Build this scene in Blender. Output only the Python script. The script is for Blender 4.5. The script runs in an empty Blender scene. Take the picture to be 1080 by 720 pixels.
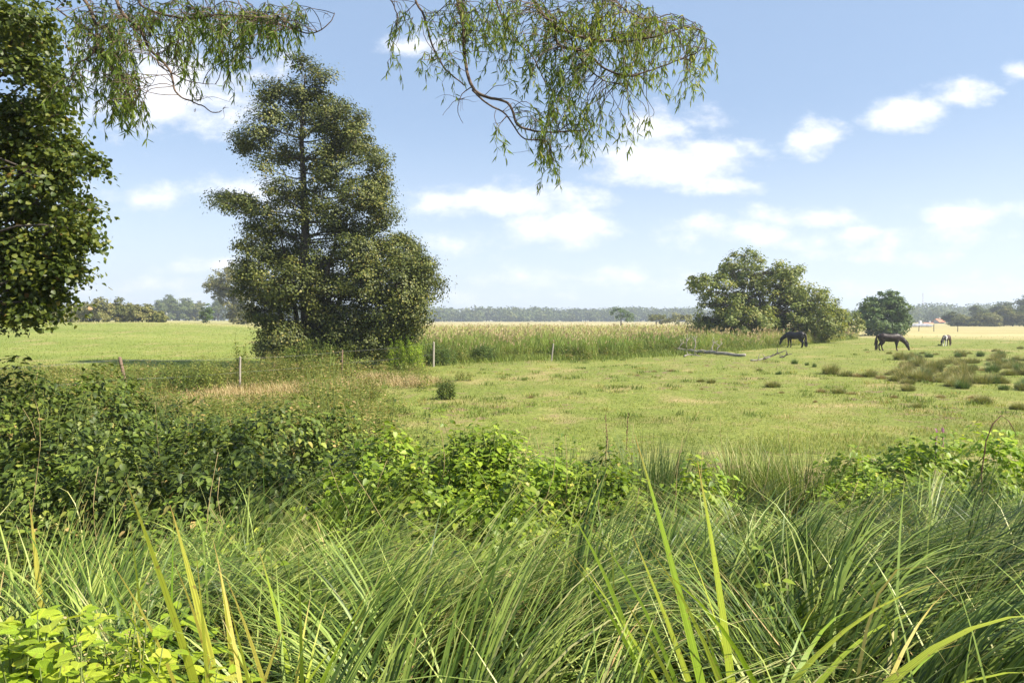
import bpy, math, random
import numpy as np

rng = np.random.default_rng(7)
random.seed(7)
R = math.radians
SC = bpy.context.scene
COL = SC.collection
F = 720.0            # focal length in photo pixels (24 mm on a 36 mm sensor, 1080 px)
CX, HOR = 540.0, 337.0
CAM_Z = 2.5

# ------------------------------------------------------------------ helpers
def sstep(a, b, x):
    t = np.clip((np.asarray(x, float) - a) / (b - a), 0, 1)
    return t * t * (3 - 2 * t)

_lat = np.random.default_rng(99).random((256, 256))
def vnoise(x, y):
    x = np.asarray(x, float); y = np.asarray(y, float)
    xi = np.floor(x).astype(int); yi = np.floor(y).astype(int)
    fx = x - xi; fy = y - yi
    fx = fx * fx * (3 - 2 * fx); fy = fy * fy * (3 - 2 * fy)
    a = _lat[xi & 255, yi & 255]; b = _lat[(xi + 1) & 255, yi & 255]
    c = _lat[xi & 255, (yi + 1) & 255]; d = _lat[(xi + 1) & 255, (yi + 1) & 255]
    return (a * (1 - fx) + b * fx) * (1 - fy) + (c * (1 - fx) + d * fx) * fy
def fbm(x, y, o=4):
    s = 0; a = .5; t = 0
    for k in range(o):
        s = s + a * vnoise(np.asarray(x) * 2 ** k + 17 * k, np.asarray(y) * 2 ** k + 31 * k); t += a; a *= .5
    return s / t

def ground_z(x, y):
    x = np.asarray(x, float); y = np.asarray(y, float)
    d = np.maximum(np.hypot(x, y), .01)
    bank = .95 * (1 - sstep(.5, 6.5, y))
    t = sstep(45, 165, d)
    az = x / np.maximum(np.abs(y), .3 * d)
    left = sstep(.2, .55, -az) * 1.95
    z = bank + t * left
    z = z + (fbm(x * .25, y * .25, 3) - .5) * .16 * sstep(6, 12, d) * (1 - sstep(60, 150, d))
    return z

def at(px, py, d):
    """photo pixel + distance -> world point"""
    return np.array([(px - CX) / F * d, d, CAM_Z - (py - HOR) / F * d])
def on_ground(px, py):
    """photo pixel on the flat pasture -> ground point"""
    d = CAM_Z * F / max(py - HOR, 1.0)
    x = (px - CX) / F * d
    return np.array([x, d, float(ground_z(x, d))])

def unit(v):
    v = np.asarray(v, float)
    return v / np.maximum(np.linalg.norm(v, axis=-1, keepdims=True), 1e-9)

class MB:
    def __init__(self):
        self.V = []; self.T = []; self.Q = []; self.r = []; self.t = []; self.c = []; self.n = 0
    def add(self, V, tris=None, quads=None, rnd=0., t=0., c=0.):
        V = np.asarray(V, np.float32).reshape(-1, 3); m = len(V)
        if m == 0: return
        if tris is not None: self.T.append(np.asarray(tris, np.int64).reshape(-1, 3) + self.n)
        if quads is not None: self.Q.append(np.asarray(quads, np.int64).reshape(-1, 4) + self.n)
        self.V.append(V)
        self.r.append(np.broadcast_to(np.asarray(rnd, np.float32), (m,)).copy())
        self.t.append(np.broadcast_to(np.asarray(t, np.float32), (m,)).copy())
        self.c.append(np.broadcast_to(np.asarray(c, np.float32), (m,)).copy())
        self.n += m
    # leaves ------------------------------------------------------------
    def leaves(self, P, D, N, L, W, rnd, kind='diamond', bend=.1, fold=.12):
        P = np.asarray(P, float); n = len(P)
        if n == 0: return
        D = unit(D); B = unit(np.cross(D, N)); N = np.cross(B, D)
        L = np.broadcast_to(np.asarray(L, float), (n,)); W = np.broadcast_to(np.asarray(W, float), (n,))
        if kind == 'diamond':
            loc = np.array([[0, 0, 0], [.42, .5, 1], [1, 0, 0], [.42, -.5, 1]]); tri = [[0, 1, 2], [0, 2, 3]]
        elif kind == 'hex':
            loc = np.array([[0, 0, 0], [.3, .5, 1], [.75, .36, 1], [1, 0, 0], [.75, -.36, 1], [.3, -.5, 1]]); tri = [[0, 1, 2], [0, 2, 3], [0, 3, 4], [0, 4, 5]]
        elif kind == 'heart':
            o_ = [(-.1, .22), (-.02, .42), (.2, .5), (.45, .46), (.68, .33), (.86, .16), (1., 0.)]
            loc = np.array([[0, 0, 0], [.3, 0, -.25], [.65, 0, -.25], [1.02, 0, 0]] + [[a, b, .6 - abs(b - .3)] for a, b in o_[:-1]] + [[a, -b, .6 - abs(b - .3)] for a, b in o_[:-1]])
            h1 = [[0, 1, 4], [1, 5, 4], [1, 6, 5], [1, 2, 7], [1, 7, 6], [2, 8, 7], [2, 9, 8], [2, 3, 9]]
            tri = h1 + [[0, 10, 1], [1, 10, 11], [1, 11, 12], [1, 13, 2], [1, 12, 13], [2, 13, 14], [2, 14, 15], [2, 15, 3]]
        else:
            loc = np.array([[0, 0, 0], [.33, 0, 0], [.68, 0, 0], [1, 0, 0], [.22, .5, 1], [.6, .42, 1], [.22, -.5, 1], [.6, -.42, 1]])
            tri = [[0, 1, 4], [1, 2, 5], [1, 5, 4], [2, 3, 5], [0, 6, 1], [1, 7, 2], [1, 6, 7], [2, 7, 3]]
        k = len(loc)
        s = loc[:, 0]; b = loc[:, 1]; u = loc[:, 2]
        V = (P[:, None] + D[:, None] * (s[None, :, None] * L[:, None, None]) + B[:, None] * (b[None, :, None] * W[:, None, None])
             + N[:, None] * ((u[None, :] * fold * W[:, None] - bend * L[:, None] * s[None, :] ** 2)[..., None]))
        tri = (np.array(tri)[None] + (np.arange(n) * k)[:, None, None]).reshape(-1, 3)
        self.add(V, tris=tri, rnd=np.repeat(np.broadcast_to(rnd, (n,)), k), t=np.tile(s, n), c=np.tile(b, n))
    # grass blades ---------------------------------------------------------
    def blades(self, P, az, L, lean, curl, W, rnd, nseg=4, tw=0., pw=2.2, pc=1.4):
        P = np.asarray(P, float); n = len(P)
        if n == 0: return
        f = lambda a: np.broadcast_to(np.asarray(a, float), (n,))
        az, L, lean, curl, W, rnd, tw = map(f, (az, L, lean, curl, W, rnd, tw))
        s = np.linspace(0, 1, nseg + 1); sm = (s[1:] + s[:-1]) / 2
        th = np.minimum(lean[:, None] + curl[:, None] * sm[None] ** pc, 2.5)
        ds = (L / nseg)[:, None]
        h = np.concatenate([np.zeros((n, 1)), np.cumsum(np.sin(th) * ds, 1)], 1)
        z = np.concatenate([np.zeros((n, 1)), np.cumsum(np.cos(th) * ds, 1)], 1)
        C = np.stack([P[:, 0:1] + h * np.cos(az)[:, None], P[:, 1:2] + h * np.sin(az)[:, None], P[:, 2:3] + z], -1)
        a2 = az + math.pi / 2 + tw
        wv = np.stack([np.cos(a2), np.sin(a2), np.zeros(n)], -1)
        prof = np.maximum(1 - s ** pw, .04) * (.55 + .45 * np.minimum(1, s * 4))
        off = wv[:, None] * (W[:, None] * prof[None] * .5)[..., None]
        V = np.stack([C - off, C + off], 2)
        k = 2 * (nseg + 1)
        q = np.array([[2 * i, 2 * i + 1, 2 * i + 3, 2 * i + 2] for i in range(nseg)])
        q = (q[None] + (np.arange(n) * k)[:, None, None]).reshape(-1, 4)
        self.add(V, quads=q, rnd=np.repeat(rnd, k), t=np.tile(np.repeat(s, 2), n), c=np.tile([-.5, .5], n * (nseg + 1)))
    # tubes ---------------------------------------------------------------
    def tube(self, pts, rad, sides=6, rnd=.5):
        pts = np.asarray(pts, float); m = len(pts)
        rad = np.broadcast_to(np.asarray(rad, float), (m,))
        T = unit(np.gradient(pts, axis=0))
        ref = np.array([0, 0, 1.]) if abs(T[0, 2]) < .9 else np.array([1., 0, 0])
        A = unit(np.cross(T, ref)); B = np.cross(T, A)
        ang = np.arange(sides) * 2 * math.pi / sides
        V = pts[:, None] + rad[:, None, None] * (A[:, None] * np.cos(ang)[None, :, None] + B[:, None] * np.sin(ang)[None, :, None])
        q = []
        for i in range(m - 1):
            for j in range(sides):
                j2 = (j + 1) % sides
                q.append([i * sides + j, i * sides + j2, (i + 1) * sides + j2, (i + 1) * sides + j])
        V = np.concatenate([V.reshape(-1, 3), pts[:1], pts[-1:]])
        a, b = m * sides, m * sides + 1
        tr = [[a, (j + 1) % sides, j] for j in range(sides)] + [[b, (m - 1) * sides + j, (m - 1) * sides + (j + 1) % sides] for j in range(sides)]
        self.add(V, tris=tr, quads=q, rnd=rnd, t=np.concatenate([np.repeat(np.linspace(0, 1, m), sides), [0, 1]]))
    def box(self, c, s, rot=0., rnd=.5):
        c = np.asarray(c, float); s = np.asarray(s, float) / 2
        V = np.array([[x, y, z] for z in (-1, 1) for y in (-1, 1) for x in (-1, 1)], float) * s
        ca, sa = math.cos(rot), math.sin(rot)
        V = np.stack([V[:, 0] * ca - V[:, 1] * sa, V[:, 0] * sa + V[:, 1] * ca, V[:, 2]], -1) + c
        self.add(V, quads=[[0, 2, 3, 1], [4, 5, 7, 6], [0, 1, 5, 4], [2, 6, 7, 3], [0, 4, 6, 2], [1, 3, 7, 5]], rnd=rnd)
    def mesh(self, name, mat, smooth=True, origin=(0, 0, 0)):
        me = bpy.data.meshes.new(name)
        V = np.concatenate(self.V) - np.asarray(origin, np.float32)
        T = np.concatenate(self.T) if self.T else np.zeros((0, 3), np.int64)
        Q = np.concatenate(self.Q) if self.Q else np.zeros((0, 4), np.int64)
        me.vertices.add(len(V)); me.vertices.foreach_set('co', V.astype(np.float32).ravel())
        me.loops.add(T.size + Q.size)
        me.loops.foreach_set('vertex_index', np.concatenate([T.ravel(), Q.ravel()]).astype(np.int32))
        me.polygons.add(len(T) + len(Q))
        st = np.concatenate([np.arange(len(T)) * 3, T.size + np.arange(len(Q)) * 4]).astype(np.int32)
        me.polygons.foreach_set('loop_start', st)
        me.polygons.foreach_set('use_smooth', np.full(len(st), smooth, bool))
        for nm, arr in (('rnd', self.r), ('t', self.t), ('c', self.c)):
            a = me.attributes.new(nm, 'FLOAT', 'POINT'); a.data.foreach_set('value', np.concatenate(arr))
        me.update(calc_edges=True); me.validate()
        me.materials.append(mat)
        return me
    def build(self, name, mat, parent=None, smooth=True, loc=None):
        """link as one object; loc = world origin (mesh given in world coordinates)"""
        o_ = (0, 0, 0)
        if loc is not None: o_ = loc
        elif parent is not None: o_ = tuple(parent.location)
        ob = bpy.data.objects.new(name, self.mesh(name, mat, smooth, o_))
        COL.objects.link(ob)
        if parent is not None: ob.parent = parent
        elif loc is not None: ob.location = loc
        return ob

def tag(o, label=None, cat=None, group=None, kind=None):
    if label: o['label'] = label
    if cat: o['category'] = cat
    if group: o['group'] = group
    if kind: o['kind'] = kind
    return o
def empty(name, loc, label, cat, group=None, rz=0.):
    o = bpy.data.objects.new(name, None); COL.objects.link(o)
    o.location = tuple(float(v) for v in loc); o.rotation_euler = (0, 0, rz); o.empty_display_size = .2
    return tag(o, label, cat, group)
def copy_tree(o, parent=None):
    c = o.copy(); COL.objects.link(c)
    if parent is not None: c.parent = parent
    for ch in list(o.children): copy_tree(ch, c)
    return c

# ------------------------------------------------------------------ materials
def nodes(name):
    m = bpy.data.materials.new(name); m.use_nodes = True
    nt = m.node_tree; nt.nodes.clear()
    out = nt.nodes.new('ShaderNodeOutputMaterial')
    return m, nt, out
def N(nt, typ, **kw):
    n = nt.nodes.new(typ)
    for k, v in kw.items():
        if k == 'i':
            for kk, vv in v.items(): n.inputs[kk].default_value = vv
        else: setattr(n, k, v)
    return n
def ramp(nt, stops, fac):
    r = N(nt, 'ShaderNodeValToRGB'); e = r.color_ramp.elements
    while len(e) > 1: e.remove(e[-1])
    e[0].position = stops[0][0]; e[0].color = (*stops[0][1], 1)
    for p, c in stops[1:]:
        x = e.new(p); x.color = (*c, 1)
    nt.links.new(fac, r.inputs[0]); return r.outputs[0]
def mix(nt, fac, a, b, mode='MIX'):
    m = N(nt, 'ShaderNodeMix', data_type='RGBA', blend_type=mode)
    for i, v in ((0, fac), (6, a), (7, b)):
        if isinstance(v, (int, float)): m.inputs[i].default_value = v
        elif isinstance(v, tuple): m.inputs[i].default_value = (*v, 1)
        else: nt.links.new(v, m.inputs[i])
    return m.outputs[2]

def leaf_mat(name, stops, transl=.3, rough=.5, spec=.4, base=None, base_to=.35, tip=None, tip_from=.8, patch=0., pscale=.6, ribs=0., veins=0., spots=0.):
    m, nt, out = nodes(name)
    a = N(nt, 'ShaderNodeAttribute', attribute_name='rnd')
    c = ramp(nt, stops, a.outputs['Fac'])
    if base or tip:
        t = N(nt, 'ShaderNodeAttribute', attribute_name='t')
        if base:
            mr = N(nt, 'ShaderNodeMapRange', i={1: 0., 2: base_to, 3: 1., 4: 0.}); nt.links.new(t.outputs['Fac'], mr.inputs[0])
            c = mix(nt, mr.outputs[0], c, base)
        if tip:
            mr = N(nt, 'ShaderNodeMapRange', i={1: tip_from, 2: 1., 3: 0., 4: 1.}); nt.links.new(t.outputs['Fac'], mr.inputs[0])
            c = mix(nt, mr.outputs[0], c, tip)
    if ribs or veins:
        ac = N(nt, 'ShaderNodeAttribute', attribute_name='c'); at_ = N(nt, 'ShaderNodeAttribute', attribute_name='t')
        def mth(op, x, y=None, z=None):
            q = N(nt, 'ShaderNodeMath', operation=op)
            for i, vv in enumerate((x, y, z)):
                if vv is None: continue
                if isinstance(vv, (int, float)): q.inputs[i].default_value = vv
                else: nt.links.new(vv, q.inputs[i])
            return q.outputs[0]
        if ribs:
            cv = N(nt, 'ShaderNodeCombineXYZ'); nt.links.new(mth('MULTIPLY', ac.outputs['Fac'], 9.), cv.inputs[0]); nt.links.new(mth('MULTIPLY', at_.outputs['Fac'], 2.), cv.inputs[1]); nt.links.new(mth('MULTIPLY', a.outputs['Fac'], 80.), cv.inputs[2])
            nz = N(nt, 'ShaderNodeTexNoise', i={'Scale': 1., 'Detail': 3.}); nt.links.new(cv.outputs[0], nz.inputs['Vector'])
            mr = N(nt, 'ShaderNodeMapRange', i={1: .3, 2: .7, 3: 1 - ribs, 4: 1 + ribs}); nt.links.new(nz.outputs[0], mr.inputs[0])
            val = mr.outputs[0]
        else:
            ab = mth('ABSOLUTE', ac.outputs['Fac'])
            rib = mth('LESS_THAN', ab, .03)
            fr = mth('FRACT', mth('MULTIPLY', mth('SUBTRACT', at_.outputs['Fac'], mth('MULTIPLY', ab, .7)), 6.))
            side = mth('LESS_THAN', fr, .13)
            val = mth('MULTIPLY_ADD', mth('MAXIMUM', rib, side), veins, 1 - veins * .2)
        h = N(nt, 'ShaderNodeHueSaturation'); nt.links.new(c, h.inputs['Color']); nt.links.new(val, h.inputs['Value']); c = h.outputs[0]
    if spots:
        g = N(nt, 'ShaderNodeNewGeometry'); nz = N(nt, 'ShaderNodeTexNoise', i={'Scale': 55., 'Detail': 3.}); nt.links.new(g.outputs['Position'], nz.inputs['Vector'])
        mr = N(nt, 'ShaderNodeMapRange', i={1: .62, 2: .7, 3: 0., 4: spots}); nt.links.new(nz.outputs[0], mr.inputs[0]); c = mix(nt, mr.outputs[0], c, (.22, .13, .05))
    if patch:
        g = N(nt, 'ShaderNodeNewGeometry'); nz = N(nt, 'ShaderNodeTexNoise', i={'Scale': pscale, 'Detail': 3.})
        nt.links.new(g.outputs['Position'], nz.inputs['Vector'])
        mr = N(nt, 'ShaderNodeMapRange', i={1: .35, 2: .65, 3: 1 - patch, 4: 1 + patch}); nt.links.new(nz.outputs[0], mr.inputs[0])
        h = N(nt, 'ShaderNodeHueSaturation'); nt.links.new(c, h.inputs['Color']); nt.links.new(mr.outputs[0], h.inputs['Value'])
        c = h.outputs[0]
    p = N(nt, 'ShaderNodeBsdfPrincipled', i={'Roughness': rough, 'Specular IOR Level': spec})
    nt.links.new(c, p.inputs['Base Color'])
    if transl > 0:
        tr = N(nt, 'ShaderNodeBsdfTranslucent')
        tc = mix(nt, 1., c, (1.25, 1.25, .7), 'MULTIPLY'); nt.links.new(tc, tr.inputs[0])
        ms = N(nt, 'ShaderNodeMixShader', i={0: transl})
        nt.links.new(p.outputs[0], ms.inputs[1]); nt.links.new(tr.outputs[0], ms.inputs[2]); nt.links.new(ms.outputs[0], out.inputs[0])
    else: nt.links.new(p.outputs[0], out.inputs[0])
    return m

def noise_mat(name, c1, c2, scale=8., rough=.85, bump=.0, stretch=(1, 1, 1), spec=.3):
    m, nt, out = nodes(name)
    tc = N(nt, 'ShaderNodeTexCoord'); mp = N(nt, 'ShaderNodeMapping', i={'Scale': stretch}); nt.links.new(tc.outputs['Object'], mp.inputs[0])
    nz = N(nt, 'ShaderNodeTexNoise', i={'Scale': scale, 'Detail': 6., 'Roughness': .65}); nt.links.new(mp.outputs[0], nz.inputs['Vector'])
    c = ramp(nt, [(.3, c1), (.7, c2)], nz.outputs[0])
    p = N(nt, 'ShaderNodeBsdfPrincipled', i={'Roughness': rough, 'Specular IOR Level': spec}); nt.links.new(c, p.inputs['Base Color'])
    if bump:
        b = N(nt, 'ShaderNodeBump', i={'Strength': bump, 'Distance': .02}); nt.links.new(nz.outputs[0], b.inputs['Height']); nt.links.new(b.outputs[0], p.inputs['Normal'])
    nt.links.new(p.outputs[0], out.inputs[0]); return m

M = {}
M['bark'] = noise_mat('bark', (.035, .028, .022), (.11, .09, .07), 6, .9, .6, (4, 4, .8))
M['willow_bark'] = noise_mat('willow_bark', (.07, .045, .03), (.17, .12, .08), 14, .75, .4, (1, 1, 1))
M['dead_wood'] = noise_mat('dead_wood', (.15, .125, .1), (.4, .36, .31), 5, .85, .4)
M['dark_wood'] = noise_mat('dark_wood', (.04, .035, .03), (.12, .1, .085), 6, .85, .3)
M['post_wood'] = noise_mat('post_wood', (.2, .17, .14), (.42, .38, .32), 9, .85, .4, (6, 6, .6))
M['post_brown'] = noise_mat('post_brown', (.12, .075, .05), (.26, .18, .13), 9, .85, .4, (6, 6, .6))
M['wire'] = noise_mat('wire', (.12, .12, .12), (.25, .25, .25), 30, .6)
M['alder_leaf'] = leaf_mat('alder_leaf', [(0, (.035, .05, .011)), (.45, (.085, .103, .019)), (.8, (.165, .175, .036)), (1, (.29, .24, .07))], .2, .5, .28, patch=.2)
M['maple_leaf'] = leaf_mat('maple_leaf', [(0, (.038, .062, .01)), (.5, (.085, .115, .017)), (.88, (.175, .195, .028)), (.98, (.25, .21, .045)), (1, (.28, .17, .055))], .34, .45, .35)
M['willow_leaf'] = leaf_mat('willow_leaf', [(0, (.075, .12, .016)), (.5, (.15, .21, .026)), (.85, (.25, .31, .04)), (1, (.36, .34, .06))], .5, .5, .3)
M['shrub_leaf'] = leaf_mat('shrub_leaf', [(0, (.085, .12, .022)), (.6, (.18, .21, .042)), (1, (.32, .29, .08))], .3, .55, .25, patch=.15)
M['dark_tree_leaf'] = leaf_mat('dark_tree_leaf', [(0, (.045, .08, .016)), (.6, (.085, .135, .028)), (1, (.14, .18, .045))], .25, .55, .25)
M['wood_leaf'] = leaf_mat('wood_leaf', [(0, (.08, .1, .028)), (.5, (.145, .155, .042)), (1, (.22, .19, .06))], .2, .8, .1)
M['olive_leaf'] = leaf_mat('olive_leaf', [(0, (.1, .115, .035)), (.5, (.17, .17, .05)), (1, (.28, .24, .085))], .22, .65, .2, patch=.12, pscale=.15)
M['far_leaf'] = leaf_mat('far_leaf', [(0, (.06, .085, .03)), (.5, (.1, .125, .04)), (1, (.16, .16, .055))], .15, .8, .1, patch=.2, pscale=.02)
M['nettle'] = leaf_mat('nettle', [(0, (.028, .048, .008)), (.35, (.06, .092, .014)), (.7, (.12, .165, .024)), (.92, (.22, .255, .042)), (1, (.36, .26, .09))], .25, .5, .3, patch=.4, pscale=.7)
M['bindweed'] = leaf_mat('bindweed', [(0, (.09, .155, .014)), (.5, (.2, .295, .025)), (.9, (.33, .41, .042)), (1, (.46, .43, .08))], .38, .45, .35, patch=.3, pscale=.9)
M['lime'] = leaf_mat('lime', [(0, (.16, .26, .022)), (.45, (.3, .4, .03)), (.85, (.44, .5, .05)), (1, (.56, .5, .1))], .42, .45, .35, veins=.35, spots=.5)
M['herb'] = leaf_mat('herb', [(0, (.09, .12, .024)), (.45, (.15, .18, .035)), (.75, (.24, .23, .06)), (.9, (.3, .22, .085)), (1, (.4, .29, .14))], .3, .6, .2, patch=.2, pscale=.5)
M['sedge'] = leaf_mat('sedge', [(0, (.03, .06, .008)), (.3, (.075, .125, .016)), (.55, (.19, .26, .045)), (.8, (.33, .385, .095)), (.93, (.5, .47, .2)), (1, (.42, .26, .11))], .16, .45, .28, base=(.05, .035, .015), base_to=.5, tip=(.36, .29, .1), tip_from=.9, ribs=.25)  # brown sheath at the base, deepened to paint shade in the gaps between blades
M['iris'] = leaf_mat('iris', [(0, (.13, .24, .022)), (.5, (.26, .37, .03)), (.85, (.42, .45, .05)), (1, (.52, .44, .09))], .42, .45, .4, base=(.1, .17, .025), base_to=.35, tip=(.36, .22, .07), tip_from=.88, ribs=.3, spots=.7)
M['rush'] = leaf_mat('rush', [(0, (.08, .12, .028)), (.5, (.17, .195, .05)), (.8, (.3, .27, .1)), (1, (.42, .33, .16))], .25, .6, .2, base=(.08, .07, .03), base_to=.4, tip=(.36, .28, .14), tip_from=.7)
M['brown_rush'] = leaf_mat('brown_rush', [(0, (.17, .14, .06)), (.5, (.28, .22, .1)), (1, (.44, .34, .17))], .2, .7, .2)
M['dark_rush'] = leaf_mat('dark_rush', [(0, (.045, .09, .022)), (.6, (.1, .16, .038)), (.9, (.18, .22, .065)), (1, (.3, .28, .13))], .22, .5, .25, base=(.06, .055, .02), base_to=.3)
M['reed'] = leaf_mat('reed', [(0, (.12, .19, .035)), (.4, (.22, .28, .06)), (.7, (.35, .35, .11)), (.9, (.5, .42, .18)), (1, (.56, .45, .22))], .35, .6, .2, base=(.36, .28, .13), base_to=.25, patch=.2, pscale=.3)
M['plume'] = leaf_mat('plume', [(0, (.3, .21, .13)), (.5, (.45, .34, .19)), (1, (.6, .48, .29))], .3, .8, .1)
M['grass'] = leaf_mat('grass', [(0, (.1, .15, .025)), (.5, (.19, .235, .042)), (.9, (.28, .285, .07)), (1, (.38, .31, .13))], .3, .6, .2, patch=.15, pscale=.4)
M['dry_grass'] = leaf_mat('dry_grass', [(0, (.25, .18, .08)), (.5, (.4, .31, .15)), (1, (.5, .41, .22))], .2, .7, .2)
M['stem'] = leaf_mat('stem', [(0, (.09, .13, .03)), (1, (.17, .2, .05))], 0, .7, .2)
M['stalk'] = leaf_mat('stalk', [(0, (.1, .045, .03)), (1, (.2, .1, .06))], 0, .7, .3)
M['pink'] = leaf_mat('pink', [(0, (.4, .16, .3)), (1, (.55, .3, .42))], .2, .7, .2)

# ground -------------------------------------------------------------------
def ground_material():
    m, nt, out = nodes('ground_mat')
    g = N(nt, 'ShaderNodeNewGeometry')
    def noise(scale, det=5.):
        n = N(nt, 'ShaderNodeTexNoise', i={'Scale': scale, 'Detail': det, 'Roughness': .6}); nt.links.new(g.outputs['Position'], n.inputs['Vector']); return n.outputs[0]
    n1, n2, n3 = noise(.22), noise(1.6, 8.), noise(9., 6.)
    past = ramp(nt, [(.3, (.115, .15, .03)), (.5, (.175, .21, .045)), (.7, (.25, .245, .07))], n1)
    past2 = ramp(nt, [(.3, (.1, .125, .026)), (.55, (.19, .215, .048)), (.75, (.28, .25, .09))], n2)
    past = mix(nt, .5, past, past2)
    tw = ramp(nt, [(.35, (.6, .62, .6)), (.65, (1.25, 1.22, 1.2))], n3)
    past = mix(nt, 1., past, tw, 'MULTIPLY')
    mud = ramp(nt, [(.53, (0, 0, 0)), (.62, (1, 1, 1))], n2)
    def att(nm):
        a = N(nt, 'ShaderNodeAttribute', attribute_name=nm); return a.outputs['Fac']
    mm = N(nt, 'ShaderNodeMath', operation='MULTIPLY'); nt.links.new(mud, mm.inputs[0]); nt.links.new(att('mud'), mm.inputs[1])
    c = mix(nt, mm.outputs[0], past, (.17, .12, .07))
    nf = N(nt, 'ShaderNodeTexNoise', i={'Scale': 1., 'Detail': 5.}); mp = N(nt, 'ShaderNodeMapping', i={'Scale': (.012, .05, .05)})
    nt.links.new(g.outputs['Position'], mp.inputs[0]); nt.links.new(mp.outputs[0], nf.inputs['Vector'])
    lush = ramp(nt, [(.35, (.15, .19, .036)), (.55, (.2, .23, .052)), (.7, (.31, .3, .1))], nf.outputs[0])
    c = mix(nt, att('lush'), c, lush)
    straw = ramp(nt, [(.35, (.3, .26, .11)), (.65, (.4, .35, .17))], nf.outputs[0])
    c = mix(nt, att('straw'), c, straw)
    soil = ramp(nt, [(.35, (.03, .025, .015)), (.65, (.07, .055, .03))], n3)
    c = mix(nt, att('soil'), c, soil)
    dry = ramp(nt, [(.35, (.26, .19, .085)), (.65, (.4, .31, .15))], n3)
    c = mix(nt, att('dry'), c, dry)
    p = N(nt, 'ShaderNodeBsdfPrincipled', i={'Roughness': .95, 'Specular IOR Level': .1}); nt.links.new(c, p.inputs['Base Color'])
    b = N(nt, 'ShaderNodeBump', i={'Strength': .5, 'Distance': .06}); nt.links.new(n3, b.inputs['Height']); nt.links.new(b.outputs[0], p.inputs['Normal'])
    nt.links.new(p.outputs[0], out.inputs[0]); return m

DRY = [(-9.2, 22.5, 2.4, 3.6), (-7.2, 25., 2.2, 2.4), (-10.2, 18.5, 1.3, 2.0), (-6.2, 29., 1.4, 2.), (-3.9, 27., 1.1, 1.8)]
def dry_mask(x, y):
    m = np.zeros(np.shape(x))
    for (a, b, rx, ry) in DRY:
        m = np.maximum(m, 1 - np.hypot((x - a) / rx, (y - b) / ry))
    return sstep(0., .35, m + (fbm(x * .8, y * .8) - .5) * .7)

def build_ground():
    rr = np.concatenate([[0.], np.geomspace(.4, 1600, 250)]); na = 400
    a = np.linspace(0, 2 * math.pi, na, endpoint=False)
    X = rr[:, None] * np.sin(a); Y = rr[:, None] * np.cos(a)
    Z = ground_z(X, Y) + (fbm(X * 1.3, Y * 1.3) - .5) * .1 * (1 - sstep(50, 120, np.hypot(X, Y)))
    nr = len(rr); idx = np.arange(nr * na).reshape(nr, na); nx = np.roll(idx, -1, 1)
    q = np.stack([idx[:-1], idx[1:], nx[1:], nx[:-1]], -1).reshape(-1, 4)
    q = q[na:] ; 
    tri = np.stack([np.full(na, 0), idx[1], nx[1]], -1)
    mb = MB(); mb.add(np.stack([X, Y, Z], -1), tris=tri, quads=q)
    ob = mb.build('ground', ground_material()); tag(ob, kind='structure')
    me = ob.data; x, y = X.ravel(), Y.ravel(); d = np.hypot(x, y); u = x / np.maximum(y, 1)
    w = (fbm(x * .1, y * .1) - .5) * 8
    lush = sstep(30, 40, d + w * .5) * sstep(-.16, -.2, u + w * .003) * (1 - sstep(600, 800, d))
    straw = np.where(u > -.15, sstep(98, 118, d + w), 0) * sstep(0.0, .1, y)
    straw = np.maximum(straw, sstep(135, 165, d) * (u < -.16) * .65)
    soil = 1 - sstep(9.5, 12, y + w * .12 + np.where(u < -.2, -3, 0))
    mud = sstep(.5, .62, fbm(x * .16 + 5, y * .16 + 9, 3)) * (d < 45) * .8 + .28 * (d < 70)
    mud = np.maximum(mud, np.exp(-((x + 1.2) / 4) ** 2 - ((y - 19) / 5) ** 2))
    for nm, arr in (('lush', lush), ('straw', straw), ('soil', soil), ('mud', mud), ('dry', dry_mask(x, y))):
        at_ = me.attributes.new(nm, 'FLOAT', 'POINT'); at_.data.foreach_set('value', np.clip(arr, 0, 1).astype(np.float32))
build_ground()

# ------------------------------------------------------------------ trees
def curve(p0, p1, n=8, sag=0., wob=.05):
    p0 = np.asarray(p0, float); p1 = np.asarray(p1, float)
    s = np.linspace(0, 1, n)[:, None]; L = np.linalg.norm(p1 - p0)
    p = p0 + (p1 - p0) * s; p[:, 2] += sag * L * (np.sin(s[:, 0] * math.pi))
    k = rng.normal(0, wob * L, (2, 3)); p += np.sin(s * math.pi) * k[0] * .6 + np.sin(s * 2 * math.pi) * k[1] * .35
    return p

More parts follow.
